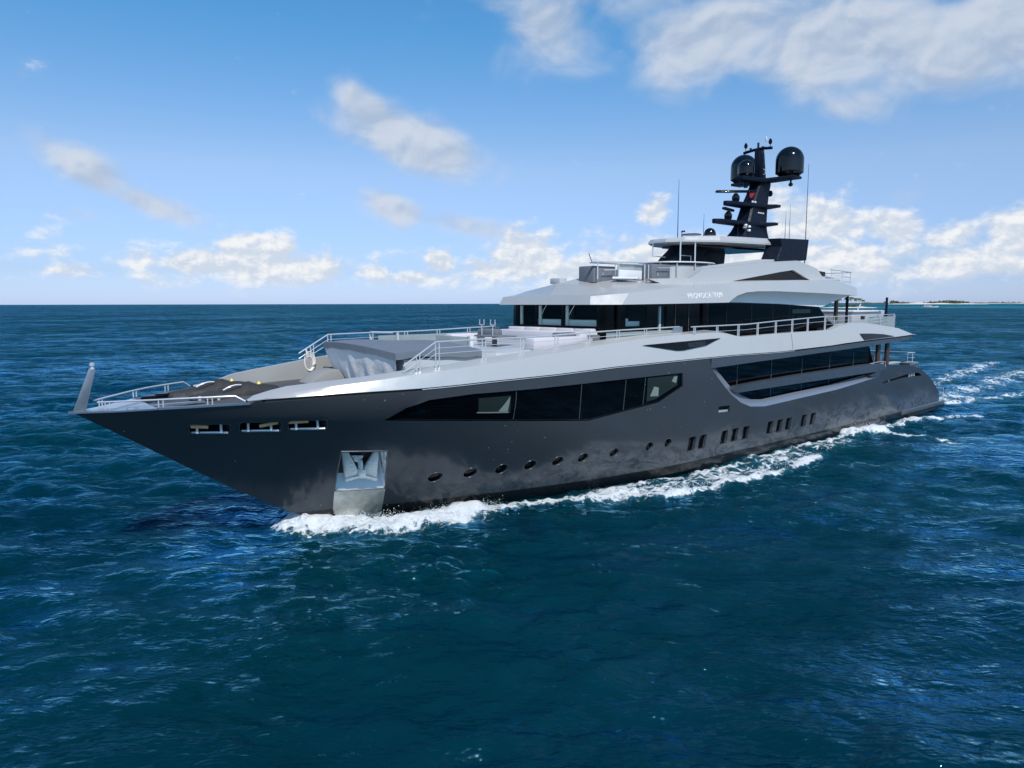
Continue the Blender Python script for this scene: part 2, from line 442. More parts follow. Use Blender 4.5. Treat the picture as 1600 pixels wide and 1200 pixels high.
# ------------------------------------------------------------------ hull form (x aft from the bow, y to port is negative, z up)
SZ = [0.0, .7, 1.64, 2.86, 3.82, 5.06, 5.2]
SX = [6.3, 5.0, 3.43, 1.57, 0.17, -1.68, -1.75]
def stem(z): return float(np.interp(z, SZ, SX)) if z >= 0 else 6.3 + (-z) * 2.2
def hb(x, z):
    """half breadth of the hull at x, z"""
    t = min(max(z / 5.0, 0), 1)
    B = 4.4 + .6 * t ** 1.2
    Le = 20 - 6 * t; n = 1.8 + .5 * t
    u = min(max((x - stem(z)) / Le, 0), 1)
    g = 1 - (1 - u) ** n
    aft = 1 - .10 * min(max((x - 38) / 20, 0), 1) ** 2
    if z < 0: B *= (1 + z * .25)
    return B * g * aft
def dk(x): return hb(x, 5.0)
SILV = [  # x, bottom z, crease inset, crease z, inboard inset, inboard z
    (2.70, 5.33, .02, 5.34, .10, 5.36), (3.05, 5.36, .08, 5.37, .62, 5.44), (3.6, 5.38, .15, 5.42, .8, 5.58), (4.06, 5.40, .15, 5.53, .8, 5.69),
    (5.2, 5.45, .15, 5.69, .8, 5.81), (6.4, 5.47, .15, 5.80, .8, 5.91), (8.0, 5.48, .16, 5.96, .8, 6.08), (9.63, 5.52, .17, 6.08, .8, 6.20),
    (10.9, 5.56, .18, 6.18, .8, 6.34), (14.3, 5.60, .24, 6.42, .8, 6.57), (17.7, 5.70, .32, 6.68, .8, 6.82), (20.35, 5.73, .38, 6.85, .8, 6.96),
    (23.4, 5.76, .38, 6.92, .8, 7.00), (25.2, 5.77, .34, 6.95, .8, 7.06), (26.4, 5.78, .28, 6.86, .7, 6.97), (27.5, 5.78, .2, 6.66, .45, 6.68),
    (31.0, 5.75, .15, 6.72, .4, 6.74), (37.0, 5.86, .15, 6.76, .4, 6.78), (38.7, 5.93, .2, 7.02, .6, 7.08), (40.7, 5.98, .25, 7.10, .7, 7.16),
    (43.6, 6.03, .25, 6.97, .7, 7.04), (47.2, 6.10, .2, 6.63, .6, 6.70), (49.4, 6.15, .15, 6.22, .4, 6.26), (50.1, 6.14, .3, 6.16, .5, 6.17)]
SXs = [s[0] for s in SILV]
def zsil(x): return lerp(x, SXs, [s[1] for s in SILV])
def zcre(x): return lerp(x, SXs, [s[3] for s in SILV])
def icre(x): return lerp(x, SXs, [s[2] for s in SILV])
def zinb(x): return lerp(x, SXs, [s[5] for s in SILV])
def iinb(x): return lerp(x, SXs, [s[4] for s in SILV])
TOPX = [-1.75, -.52, .41, 1.88, 2.74, 3.59, 5.1, 7.98]
TOPZ = [5.06, 5.10, 5.16, 5.22, 5.25, 5.29, 5.34, 5.41]
PROF = [(24.6, None), (24.81, 5.13), (25.5, 4.62), (26.72, 3.78), (27.84, 3.21), (28.84, 2.90), (30.31, 2.77), (38.51, 3.05), (43.9, 3.44), (44.5, 3.66),
        (45.0, 4.22), (45.93, 4.18), (47.7, 4.07), (49.48, 3.91), (50.8, 3.72), (51.96, 3.47), (53.1, 3.14), (54.18, 2.74), (55.1, 2.35), (55.97, 1.92), (56.6, 1.57), (57.08, 1.22), (57.35, .83)]
def ztop(x):
    if x <= 7.98: return lerp(x, TOPX, TOPZ)
    if x <= 24.6: return zsil(x) - .085
    return lerp(x, [p[0] for p in PROF], [zsil(24.6) - .085] + [p[1] for p in PROF[1:]])

XST = list(np.linspace(-1.75, 1.0, 12)) + list(np.linspace(1.4, 8.2, 16)) + list(np.arange(9, 24.6, .7)) + [p[0] for p in PROF]
VN = 15
VL = [(i / (VN - 1)) for i in range(VN)]
ZB = -1.4
def hull_point(X, v):
    zt = ztop(X)
    z = ZB + (zt - ZB) * v
    wgt = min(max((10 - X) / 11.75, 0), 1)
    x = X
    for _ in range(4):
        x = X + (stem(z) - (-1.75)) * wgt
        zt = ztop(x) if X > -1.7 else ztop(-1.75)
        z = ZB + (zt - ZB) * v
    return x, hb(x, z), z
mb = MB()
rings = []
for X in XST:
    port = [hull_point(X, v) for v in reversed(VL)]
    xt_, yt_, zt_ = port[0]; dp_ = (min(.45, max(.004, (X + 1.0) * .3)) if X < 24.3 else .02)
    yi_ = max(yt_ * .5, min(yt_ - .08, hb(xt_, zt_ - dp_) - .05))
    ring = [(xt_, -yi_, zt_ - dp_), (xt_, -yi_, zt_)] + [(x, -y, z) for x, y, z in port] + [(x, y, z) for x, y, z in reversed(port)] + [(xt_, yi_, zt_), (xt_, yi_, zt_ - dp_)]
    rings.append(ring)
mb.loft(rings, closed=True, caps=True)

YACHT = thing('motor_yacht', 'long graphite and silver superyacht with black radomes heading left across the blue sea', 'yacht', (28, 0, 0))
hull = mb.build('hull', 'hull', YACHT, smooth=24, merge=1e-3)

# openings cut into the port topsides
WINBAND = [(6.98, 4.38), (7.59, 4.81), (8.39, 5.05), (10.13, 5.14), (13.2, 5.10), (22.46, 5.13), (22.59, 4.47), (20.95, 3.84), (16.33, 3.47), (10.98, 4.02)]
PORTS = [(9.93, 1.68), (11.31, 1.72), (12.62, 1.74), (13.91, 1.76), (15.22, 1.78), (16.55, 1.77), (18.33, 1.78), (20.65, 1.77), (22.02, 1.77)]
RECTX = [23.95, 24.84, 26.75, 27.72, 28.76, 31.2, 32.22, 33.2, 34.95, 36.03]
VENT = [(25.85, 3.18), (26.86, 3.14), (26.94, 2.82), (25.93, 2.86)]
MOOR = [[(1.26, 4.57), (2.38, 4.54), (2.47, 4.17), (1.36, 4.20)], [(2.6, 4.59), (3.78, 4.55), (3.88, 4.17), (2.7, 4.20)], [(3.96, 4.57), (5.12, 4.55), (5.24, 4.17), (4.08, 4.20)]]
ANCH = [(6.03, 3.20), (7.61, 3.09), (8.20, 1.36), (6.40, 1.44)]
FAIR = [(45.09, 3.02), (46.87, 3.14), (49.0, 3.28), (50.5, 3.34), (51.6, 3.26), (52.4, 3.00), (48.95, 3.08), (45.35, 2.92)]
def rpoly(poly, r=.1, n=4):
    out_ = []
    for i, p in enumerate(poly):
        p = Vector(p); a = (Vector(poly[i - 1]) - p).normalized(); b = (Vector(poly[(i + 1) % len(poly)]) - p).normalized()
        p0 = p + a * r; p1 = p + b * r
        for k in range(n + 1):
            t = k / n
            out_.append(tuple((p0 * (1 - t) + p * t) * (1 - t) + (p * (1 - t) + p1 * t) * t))
    return out_
def ell(cx, cz, rx, rz, n=24): return [(cx + rx * math.cos(2 * math.pi * k / n), cz + rz * math.sin(2 * math.pi * k / n)) for k in range(n)]
def rect(cx, cz, wx, hz, sk=.0): return [(cx - wx / 2 + sk, cz + hz / 2), (cx + wx / 2 + sk, cz + hz / 2), (cx + wx / 2 - sk, cz - hz / 2), (cx - wx / 2 - sk, cz - hz / 2)]
cut = MB()
def subdiv_poly(poly, step=.5):
    o_ = []
    for i, p in enumerate(poly):
        q = poly[(i + 1) % len(poly)]
        n = max(1, int(math.hypot(q[0] - p[0], q[1] - p[1]) / step))
        o_ += [(p[0] + (q[0] - p[0]) * k / n, p[1] + (q[1] - p[1]) * k / n) for k in range(n)]
    return o_
def cutter(poly, depth):
    poly = subdiv_poly(poly)
    n = len(poly)
    vs_ = [(x, -hb(x, z) - .35, z) for x, z in poly] + [(x, -hb(x, z) + depth, z) for x, z in poly]
    fs = [tuple(range(n)), tuple(range(2 * n - 1, n - 1, -1))] + [(i, i + n, (i + 1) % n + n, (i + 1) % n) for i in range(n)]
    cut.add(vs_, fs)
cutter(WINBAND, .09)
for x, z in PORTS: cutter(ell(x, z, .27, .21), .16)
for x in RECTX: cutter(rect(x, 1.46, .60, .72, .03), .18)
cutter(VENT, .25)
for p in MOOR: cutter(rpoly(p, .1), .55)
cutter(ANCH, .55)
cutter(FAIR, .5)
cutob = cut.build('cutter', 'black', None, smooth=0, merge=0)
cutob.location = (0, 0, 0)
bmod = hull.modifiers.new('cut', 'BOOLEAN'); bmod.object = cutob; bmod.operation = 'DIFFERENCE'; bmod.solver = 'EXACT'
bpy.context.view_layer.update()
dg = bpy.context.evaluated_depsgraph_get()
nm = bpy.data.meshes.new_from_object(hull.evaluated_get(dg))
hull.modifiers.clear()
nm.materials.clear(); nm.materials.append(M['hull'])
hull.data = nm
nm.polygons.foreach_set('use_smooth', [True] * len(nm.polygons))
nm.set_sharp_from_angle(angle=R_(24))
bpy.data.objects.remove(cutob)

def patch(poly, inset, name, material, parent, thick=0.0, step=.6, yf=None):
    """a sheet following the hull side inside polygon (x, z), set in by inset"""
    yf = yf or (lambda x, z: -hb(x, z))
    bm = bmesh.new()
    bm.faces.new([bm.verts.new((x, 0, z)) for x, z in subdiv_poly(poly, step)])
    x0 = min(p[0] for p in poly); x1 = max(p[0] for p in poly); z0 = min(p[1] for p in poly); z1 = max(p[1] for p in poly)
    for ax, a, b in ((0, x0, x1), (2, z0, z1)):
        for k in range(1, int((b - a) / step) + 1):
            c = [0, 0, 0]; c[ax] = a + k * (b - a) / (int((b - a) / step) + 1); n_ = [0, 0, 0]; n_[ax] = 1
            bmesh.ops.bisect_plane(bm, geom=bm.verts[:] + bm.edges[:] + bm.faces[:], plane_co=c, plane_no=n_)
    for v in bm.verts: v.co.y = yf(v.co.x, v.co.z) + inset
    bmesh.ops.recalc_face_normals(bm, faces=bm.faces)
    bm.faces.ensure_lookup_table()
    if sum(f.normal.y * f.calc_area() for f in bm.faces) > 0: bmesh.ops.reverse_faces(bm, faces=bm.faces)
    if thick:
        r = bmesh.ops.extrude_face_region(bm, geom=bm.faces[:])
        for v in [g for g in r['geom'] if isinstance(g, bmesh.types.BMVert)]: v.co.y += -thick
        bmesh.ops.recalc_face_normals(bm, faces=bm.faces)
    me = bpy.data.meshes.new(name)
    off = Vector((0, 0, 0)); q = parent
    while q is not None: off += q.location; q = q.parent
    bm.transform(Matrix.Translation(-off))
    bm.to_mesh(me); bm.free()
    me.materials.append(M[material])
    me.polygons.foreach_set('use_smooth', [True] * len(me.polygons)); me.set_sharp_from_angle(angle=R_(30))
    o = bpy.data.objects.new(name, me); COL.objects.link(o); o.parent = parent
    return o

# long window band of the owner deck
wb = patch(WINBAND, .075, 'window_band', 'glass', hull)
def pline(pts, inset, r, name, material, parent, n=6):
    t_ = MB(); t_.tube([(x, -hb(x, z) + inset, z) for x, z in subdiv_poly(pts, .5)[:-0 or None]] if False else [(x, -hb(x, z) + inset, z) for x, z in pts], r, n)
    return t_.build(name, material, parent)
for (xa, za), (xb, zb_) in (((12.17, 5.09), (12.25, 3.92)), ((15.72, 5.10), (15.8, 3.56)), ((18.48, 5.11), (18.54, 3.67)), ((19.8, 5.12), (19.86, 3.78))):
    pline([(xa + (xb - xa) * k / 8, za + (zb_ - za) * k / 8) for k in range(9)], .06, .020, 'mullion', 'band', wb)
patch([(10.42, 4.95), (11.92, 4.93), (12.04, 4.24), (10.57, 4.36)], .066, 'lit_pane', 'glass_green', wb)
patch([(19.98, 5.06), (22.15, 5.06), (22.25, 4.58), (20.75, 4.02), (20.1, 3.94)], .066, 'lit_pane', 'glass_green', wb)
patch([(11.45, 4.34), (11.9, 4.30), (11.9, 4.9)], .060, 'curtain', 'curtain', wb)
patch([(10.5, 4.36), (11.95, 4.24), (11.95, 4.29), (10.5, 4.41)], .058, 'inner_sill', 'curtain', wb)
patch([(20.3, 4.18), (20.9, 4.14), (20.85, 4.55), (20.5, 4.62)], .060, 'curtain', 'curtain', wb)
patch([(21.75, 4.78), (22.1, 4.66), (22.15, 4.98), (21.9, 5.0)], .060, 'curtain', 'curtain', wb)
lv = MB()
for k in range(4):
    z = 4.50 + k * .09
    lv.tube([(8.35 + .05 * k, -hb(8.4, z) + .06, z), (9.5, -hb(9.5, z - .02) + .06, z - .02)], .014, 5)
lv.parts('louvre', 'black_gloss', wb)
fr = MB()
loop = subdiv_poly([(7.3, 4.40), (10.98, 4.06), (16.33, 3.53), (20.9, 3.89), (22.5, 4.5)], 10)
fr.tube([(x, -hb(x, z) + .045, z) for x, z in [(7.3, 4.40)] + [(7.3 + (10.98 - 7.3) * k / 6, 4.40 - .34 * k / 6) for k in range(1, 7)] + [(10.98 + 5.35 * k / 6, 4.06 - .53 * k / 6) for k in range(1, 7)] + [(20.9, 3.89), (22.52, 4.5)]], .03, 6)
fr.build('window_sill', 'black_gloss', wb)
# portholes and lower windows
for x, z in PORTS:
    o = patch(ell(x, z, .265, .205), .13, 'porthole', 'glass', hull)
    rg = MB(); rg.tube([(a, -hb(a, b) + .012, b) for a, b in ell(x, z, .285, .225, 24) + [ell(x, z, .285, .225, 24)[0]]], .018, 6, caps=False)
    rg.build('porthole_rim', 'band', o)
for x in RECTX: patch(rect(x, 1.46, .59, .71, .03), .15, 'hull_window', 'glass', hull)
vg = patch(VENT, .22, 'side_vent', 'black', hull)
patch([(VENT[3][0], VENT[3][1] + .1), (VENT[2][0], VENT[2][1] + .1), VENT[2], VENT[3]], .12, 'vent_lip', 'chrome', vg)
# mooring openings with polished rollers
for i, p in enumerate(MOOR):
    cx = sum(q[0] for q in p) / 4; cz = sum(q[1] for q in p) / 4
    fr_ = MB(); rp = rpoly(p, .1)
    fr_.tube([(x, -hb(x, z) + .012, z) for x, z in rp + [rp[0]]], .018, 6, caps=False)
    fo = fr_.build('mooring_port', 'band', hull)
    bk = patch([(q[0], q[1]) for q in p], .50, 'port_lining', 'black', fo)
    wd = MB()
    for (xa, za, xb, zb_) in ([(p[0][0] + .1, cz + .10, p[1][0] - .55, cz + .06)] if i == 0 else [(cx, cz + .02, p[1][0] - .06, cz + .14)] if i == 1 else [(p[0][0] + .06, cz + .13, cx, cz + .14)]):
        wd.tube([(xa, -hb(xa, za) + .10, za), (xb, -hb(xb, zb_) + .10, zb_)], .062, 8)
    wd.build('wood_trim', 'wood', fo)
    rl = MB()
    for dx in (-.32, .32):
        rl.tube([(cx + dx, -hb(cx + dx, cz) + .09, cz - .15), (cx + dx, -hb(cx + dx, cz) + .09, cz + .13)], .045, 8)
    zl = cz - .150
    rl.tube([(p[3][0] + .08, -hb(p[3][0], zl) + .03, zl + .01), (p[2][0] - .08, -hb(p[2][0], zl) + .03, zl - .01)], .042, 8)
    rl.parts('roller', 'chrome', fo)
# anchor pocket with bright lining, and the plate below it
ap = patch(ANCH, .50, 'anchor_pocket', 'black', hull)  # back wall coloured black to hold the shade of the deep recess
lip = MB(); lip.tube([(x, -hb(x, z) + .0, z) for x, z in subdiv_poly(ANCH, .3) + [ANCH[0]]], .035, 6, caps=False); lip.build('pocket_rim', 'band', ap)
patch([(6.40, 1.43), (8.20, 1.35), (8.40, .56), (6.62, .56)], -.012, 'chafe_plate', 'dull_steel', ap, thick=.01)
patch([(6.62, .555), (8.40, .555), (8.55, -.1), (7.0, -.1)], -.012, 'chafe_plate', 'dull_steel', ap, thick=.01)
def hp_(x, z, d): return (x, -hb(x, z) + d, z)
sh = MB()
sh.add([hp_(6.40, 1.46, .02), hp_(8.19, 1.38, .02), hp_(7.95, 2.05, .50), hp_(6.30, 2.15, .50)], [(0, 1, 2, 3)])
sh.build('pocket_sill', 'sill', ap, recalc=False)
for xa, za, xb, zb_ in ((6.06, 3.18, 6.38, 1.5), (7.6, 3.07, 8.16, 1.45)):
    sw_ = MB(); s_ = 1 if xa < 7 else -1
    sw_.add([hp_(xa, za, .0), hp_(xb, zb_, .0), hp_(xb + s_ * .10, zb_ + .05, .48), hp_(xa + s_ * .12, za, .48)], [(0, 1, 2, 3)])
    sw_.build('pocket_cheek', 'mirror', ap, recalc=False)
ANC = thing('anchor', 'bright steel anchor with two broad flukes stowed in the square hull pocket at the bow', 'anchor', (6.95, -hb(6.95, 2.5), 2.5))
def plate(poly, d0, d1, name):
    """polygon (x, z) with depth growing from d0 at its foot to d1 at its head"""
    z0 = min(p[1] for p in poly); z1 = max(p[1] for p in poly)
    n = len(poly)
    a_ = [hp_(x, z, d0 + (d1 - d0) * (z - z0) / (z1 - z0)) for x, z in poly]
    b_ = [(x, y + .13, z) for x, y, z in a_]
    return MB().add(a_ + b_, [tuple(range(n)), tuple(range(2 * n - 1, n - 1, -1))] + [(k, (k + 1) % n, (k + 1) % n + n, k + n) for k in range(n)]).build(name, 'anchor', ANC, bevel=.02, smooth=20)
plate([(6.24, 3.12), (6.42, 3.12), (6.95, 2.33), (7.03, 2.04), (6.64, 1.94)], .06, .30, 'fluke')
plate([(7.33, 3.02), (7.49, 3.02), (7.68, 2.21), (7.76, 1.82), (7.28, 2.02), (7.18, 2.33)], .06, .30, 'fluke')
plate([(6.62, 1.95), (7.05, 2.05), (7.29, 2.03), (7.77, 1.83), (7.78, 1.70), (7.34, 1.88), (7.07, 1.92), (6.69, 1.80)], .0, .02, 'crown')
plate([(6.93, 2.33), (7.20, 2.30), (7.33, 1.90), (7.08, 1.93)], -.03, .05, 'crown_block')
plate([(6.88, 2.72), (7.02, 2.70), (7.14, 2.28), (6.99, 2.30)], .08, .22, 'shank')
plate([(6.63, 2.92), (7.04, 2.88), (6.99, 2.62), (6.81, 2.63)], .26, .34, 'shackle')

# stern fairlead
fl = patch(FAIR, .46, 'stern_fairlead', 'black', hull)
fb = MB()
for x in (50.2, 50.65, 51.1): fb.tube([(x, -hb(x, 3.1) + .14, 3.06), (x, -hb(x, 3.1) + .14, 3.34)], .07, 8)
for x in (45.6, 46.5): fb.tube([(x, -hb(x, 3.1) + .12, 2.98), (x, -hb(x, 3.1) + .12, 3.10)], .05, 8)
fb.parts('bollard', 'chrome', fl)

# ------------------------------------------------------------------ groove, chrome line and graphite fascia
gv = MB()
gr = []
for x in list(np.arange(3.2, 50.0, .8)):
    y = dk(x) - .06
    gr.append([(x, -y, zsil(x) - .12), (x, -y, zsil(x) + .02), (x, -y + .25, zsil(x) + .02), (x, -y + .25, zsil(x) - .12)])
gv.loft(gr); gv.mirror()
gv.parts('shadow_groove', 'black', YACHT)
cl_ = MB()
cl_.tube([(x, -dk(x) - .012, zsil(x) - .048) for x in np.arange(8.1, 33.2, .6)], .017, 6); cl_.mirror()
cl_.parts('chrome_strip', 'chrome', YACHT)

FB = [(23.2, 5.15), (24.14, 5.20), (27.5, 5.28), (31.25, 5.37), (36.8, 5.50), (42.5, 5.63), (46, 5.73), (49.25, 5.82), (50.9, 5.86)]
fs_ = []
for x in [24.75, 25.5, 26.5, 28, 30, 32, 34, 36, 38, 40, 42, 44, 46, 48, 49.3, 50.3, 51.0]:
    yy = dk(x) + .004 - (0 if x < 49 else (x - 49) ** 2 * .28)
    zb_ = lerp(x, [p[0] for p in FB], [p[1] for p in FB]); zt_ = zsil(min(x, 50)) - .085
    fs_.append([(x, -yy, zb_), (x, -yy, zt_), (x, yy, zt_), (x, yy, zb_)])
fm = MB().loft(fs_)
fm.build('deck_fascia', 'band', YACHT, smooth=30)

# ------------------------------------------------------------------ silver bulwark
sv = MB(); rings = []
def sil_ring(x):
    s = [lerp(x, SXs, [q[k] for q in SILV]) for k in range(6)]
    y = dk(x) + .006
    drop = .42 if x > 4 else .1
    drop = min(drop, max(.05, s[5] - s[1] + .12))
    if 3.3 < x < 9.2: drop = s[5] - 5.17
    return [(x, -y, s[1]), (x, -y + s[2] * .42, s[1] + (s[3] - s[1]) * .5), (x, -y + s[2], s[3]), (x, -y + s[2] + .04, s[3] + .02 * (s[5] > s[3] + .02)), (x, -y + s[4], s[5]), (x, -y + s[4] + .05, s[5] - .02), (x, -y + s[4] + .07, s[5] - drop), (x, -y + .3, s[1])]
xs_s = sorted(set(SXs + list(np.arange(4, 50, .8))))
sv.loft([sil_ring(x) for x in xs_s])
sv.mirror()
bul = sv.parts('silver_bulwark', 'silver', YACHT, smooth=18)[0]
def ysil(x, z):
    t = min(max((z - zsil(x)) / max(.05, zcre(x) - zsil(x)), 0), 1)
    return -dk(x) - .006 + icre(x) * (t * .84 if t < .5 else .42 + (t - .5) * 1.16)
VN1 = [(19.76, 6.53), (25.75, 6.66), (25.3, 6.56), (24.4, 6.34), (22.6, 6.19), (22.1, 6.20)]
vo = patch(VN1, -.035, 'bulwark_vent', 'black_gloss', bul, thick=.02, step=.3, yf=ysil)
lv = MB()
for k in range(4): lv.tube([(23.0, ysil(23, 6.3 + k * .055) - .05, 6.32 + k * .055), (24.4, ysil(24.4, 6.36 + k * .055) - .05, 6.36 + k * .055)], .012, 5)
lv.parts('louvre', 'band', vo)
VN2 = [(40.85, 6.46), (42.5, 6.42), (44.3, 6.32), (46.0, 6.14), (41.4, 6.03)]
patch(VN2, -.035, 'bulwark_vent', 'black_gloss', bul, thick=.02, step=.3, yf=ysil)
sm = MB(); sm.tube([(32.5, ysil(32.5, z) - .002, z) for z in np.linspace(5.85, 6.68, 5)], .012, 5); sm.build('gate_seam', 'band', bul)

# ------------------------------------------------------------------ side recess: pale return facet, balcony bar, saloon glass
CO = [(24.81, 5.16), (25.5, 4.62), (26.72, 3.78), (27.84, 3.21), (28.84, 2.90), (30.31, 2.77), (34.4, 2.91), (38.51, 3.05), (41.5, 3.25), (43.9, 3.44), (44.6, 3.74)]
CI = [(25.54, 5.22), (26.2, 4.72), (27.2, 4.06), (28.32, 3.54), (29.38, 3.21), (30.4, 3.12), (34.4, 3.25), (38.35, 3.38), (41.2, 3.55), (43.4, 3.70), (44.3, 3.80)]
fc = MB()
n = len(CO)
A = [(x, -hb(x, z) - .004, z) for x, z in CO]; B = [(x, -hb(x, z) + .34, z) for x, z in CI]; C_ = [(x, -hb(x, z) + .62, z - .25) for x, z in CI]
fc.add(A + B + C_, [(i, i + 1, n + i + 1, n + i) for i in range(n - 1)] + [(n + i, n + i + 1, 2 * n + i + 1, 2 * n + i) for i in range(n - 1)])
fc.build('recess_facet', 'facet', YACHT, smooth=25)
BT = [(27.15, 4.12), (30, 4.22), (33.6, 4.30), (37.6, 4.35), (41.73, 4.40), (44.2, 4.38), (45.2, 4.27)]
BBt = [(27.4, 3.77), (30, 3.79), (33.77, 3.81), (37.6, 3.82), (41.7, 3.83), (44.2, 3.84), (45.2, 3.90)]
br = []
for (xa, za), (xb, zb_) in zip(BT, BBt):
    xm = (xa + xb) / 2
    br.append([(xb, -hb(xm, 4) - .012, zb_), (xa, -hb(xm, 4.2) - .012, za), (xa, -hb(xm, 4.2) + .30, za + .02), (xb, -hb(xm, 4) + .30, zb_)])
br.insert(0, [(26.95, -hb(27, 4) + .10, 3.90), (26.9, -hb(27, 4.1) + .10, 3.98), (26.9, -hb(27, 4.1) + .18, 3.98), (26.95, -hb(27, 4) + .18, 3.90)])
MB().loft(br).build('balcony_bar', 'band', YACHT, smooth=25)
fin = MB().add([(44.9, -hb(44.9, 4) - .02, 4.02), (42.9, -hb(43, 3.7) - .012, 3.62), (44.3, -hb(44.3, 3.3) - .008, 3.40), (44.9, -hb(44.9, 4) + .2, 4.02), (42.9, -hb(43, 3.7) + .3, 3.62), (44.3, -hb(44.3, 3.3) + .25, 3.40)],
               [(0, 1, 2), (3, 5, 4), (0, 3, 4, 1), (1, 4, 5, 2), (2, 5, 3, 0)])
fin.build('recess_fin', 'band', YACHT, smooth=0)
sg = MB()
sg.prism([(24.3, 2.6), (44.9, 3.2), (44.62, 4.36), (43.85, 5.62), (24.3, 5.3)], -4.22, -4.12)
sg.prism([(24.3, 2.6), (44.9, 3.2), (44.62, 4.36), (43.85, 5.62), (24.3, 5.3)], 4.12, 4.22)
sg.box((43.7, -4.12, 3.2), (43.8, 4.12, 5.6))
sal = sg.build('saloon_glazing', 'glass', YACHT, smooth=0)
ml = MB()
for x in (28.2, 31.6, 35.0, 38.4, 41.6): ml.box((x, -4.245, 2.9), (x + .06, -4.222, 5.2))
ml.parts('mullion', 'band', sal)
dk_ = MB(); dk_.box((43.9, -4.1, 4.10), (49.5, 4.1, 4.16)); dk_.build('aft_main_deck', 'deck_pale', YACHT)
for x, y in ((44.75, -4.45), (46.15, -4.45), (44.75, 4.45), (46.15, 4.45)):
    MB().tube([(x, y, 4.15), (x, y, 5.75)], .16, 12).build('deck_pillar', 'brown', YACHT)
# sofa and hawser on the aft main deck
MB().box((47.6, -3.0, 4.16), (49.0, -1.6, 4.62)).build('aft_seat', 'cushion', YACHT, bevel=.06)

def rail(pts, name, parent, r=.034, posts=(), ph=.9, mids=(.5,), pr=.02, double=.0, base=None, material='chrome'):
    """handrail through pts; posts are fractions of the index range"""
    P = [Vector(p) for p in pts]
    b = MB(); b.tube(P, r, 8)
    o = b.build(name, material, parent)
    L = [0]
    for i in range(1, len(P)): L.append(L[-1] + (P[i] - P[i - 1]).length)
    def at(s):
        s = min(max(s, 0), L[-1])
        for i in range(1, len(P)):
            if s <= L[i] + 1e-6:
                return P[i - 1].lerp(P[i], (s - L[i - 1]) / max(1e-6, L[i] - L[i - 1]))
        return P[-1]
    mw = MB()
    for hgt in mids:
        mw.tube([p - Vector((0, 0, ph * hgt)) for p in P], r * .38, 6)
    if mids: mw.build('rail_wire', material, o)
    for s in posts:
        pm = MB()
        for d in ((-double, double) if double else (0,)):
            p = at(s * L[-1] + d)
            zb_ = base(p.x) if base else p.z - ph
            pm.tube([p, (p.x, p.y, zb_)], pr, 7)
        pm.build('rail_post', material, o)
    return o

# stern
swp = MB()
pl = [(49.6, -4.32), (58.6, -4.05), (58.9, -3.7), (58.9, 3.7), (58.6, 4.05), (49.6, 4.32)]
swp.slab(pl, .22, .60)
swp.build('swim_platform', 'band', YACHT, bevel=.05)
MB().slab([(50.5, -4.40), (58.6, -4.10), (58.6, -3.9), (50.5, -4.0)], .02, .2).build('platform_skirt', 'black', YACHT)
rail([(58.4, -3.95, 1.55), (58.4, -3.0, 1.55)], 'platform_rail', YACHT, ph=.95, posts=(0, .5, 1), mids=(.5,))
rail([(50.6, -4.1, 4.75), (52.4, -3.9, 4.68), (53.3, -3.3, 4.62), (53.6, -2, 4.6), (53.6, 2, 4.6), (53.3, 3.3, 4.62)], 'stern_rail', YACHT, ph=.75, posts=(0, .13, .25, .5, .75, 1), mids=(.5,))
# pale capping on the curved quarters
qc = MB(); qr = []
for x in np.linspace(51.0, 57.3, 12):
    z = ztop(x); qr.append([(x, -hb(x, z) + .02, z + .012), (x, -hb(x, z) + .42, z + .05), (x, -hb(x, z) + .42, z - .03)])
qc.loft(qr); qc.mirror(); qc.parts('quarter_capping', 'silver', YACHT, smooth=40)
MB().box((51.2, -4.1, 3.6), (52.8, -3.3, 3.98)).build('mooring_locker', 'band', YACHT, bevel=.08)
gr_ = MB(); gr_.tube([(42.9, -4.75, 4.42), (44.2, -4.84, 4.50), (45.0, -4.86, 4.44), (45.05, -4.87, 4.08)], .02, 6); gr_.build('grab_rail', 'chrome', YACHT)

# ------------------------------------------------------------------ bow
bd = MB(); rr = []
for x in list(np.linspace(-1.2, 8.6, 22)):
    z = (ztop(x) - .26 if x < 2.6 else 5.20); y = max(.02, hb(x, z) - .03)
    y = max(.02, y - .12); cz_ = .20 if x < 2.6 else .04
    rr.append([(x, -y, z), (x, -y * .6, z + cz_ * .6), (x, 0, z + cz_), (x, y * .6, z + cz_ * .6), (x, y, z)])
bd.loft(rr, closed=False); bd.build('fore_deck', 'deck_dark', YACHT)
bc = MB()
tipx = [-1.82, -1.6, -1.2, -.6, .0, .35]
rr = []
for x in tipx:
    z = ztop(max(x, -1.75)) + .02; y = max(.03, hb(max(x, -1.74), z) + .012)
    rr.append([(x, -y, z - .05), (x, -y, z), (x, 0, z + .03), (x, y, z), (x, y, z - .05)])
bc.loft(rr)
for s in (1, -1):
    rr = []
    for x in [.36, .8, 1.2, 1.6, 2.0, 2.4, 2.75]:
        z = ztop(x) + .02; y = hb(x, z) + .012
        wd_ = min(.55, y * .5)
        q = [(x, -s * y, z - .05), (x, -s * y, z), (x, -s * (y - .08), z + .015), (x, -s * (y - wd_), z - .25), (x, -s * (y - wd_), z - .29)]
        rr.append(q)
    bc.loft(rr)
bc.build('bow_capping', 'bowcap', YACHT, smooth=30)
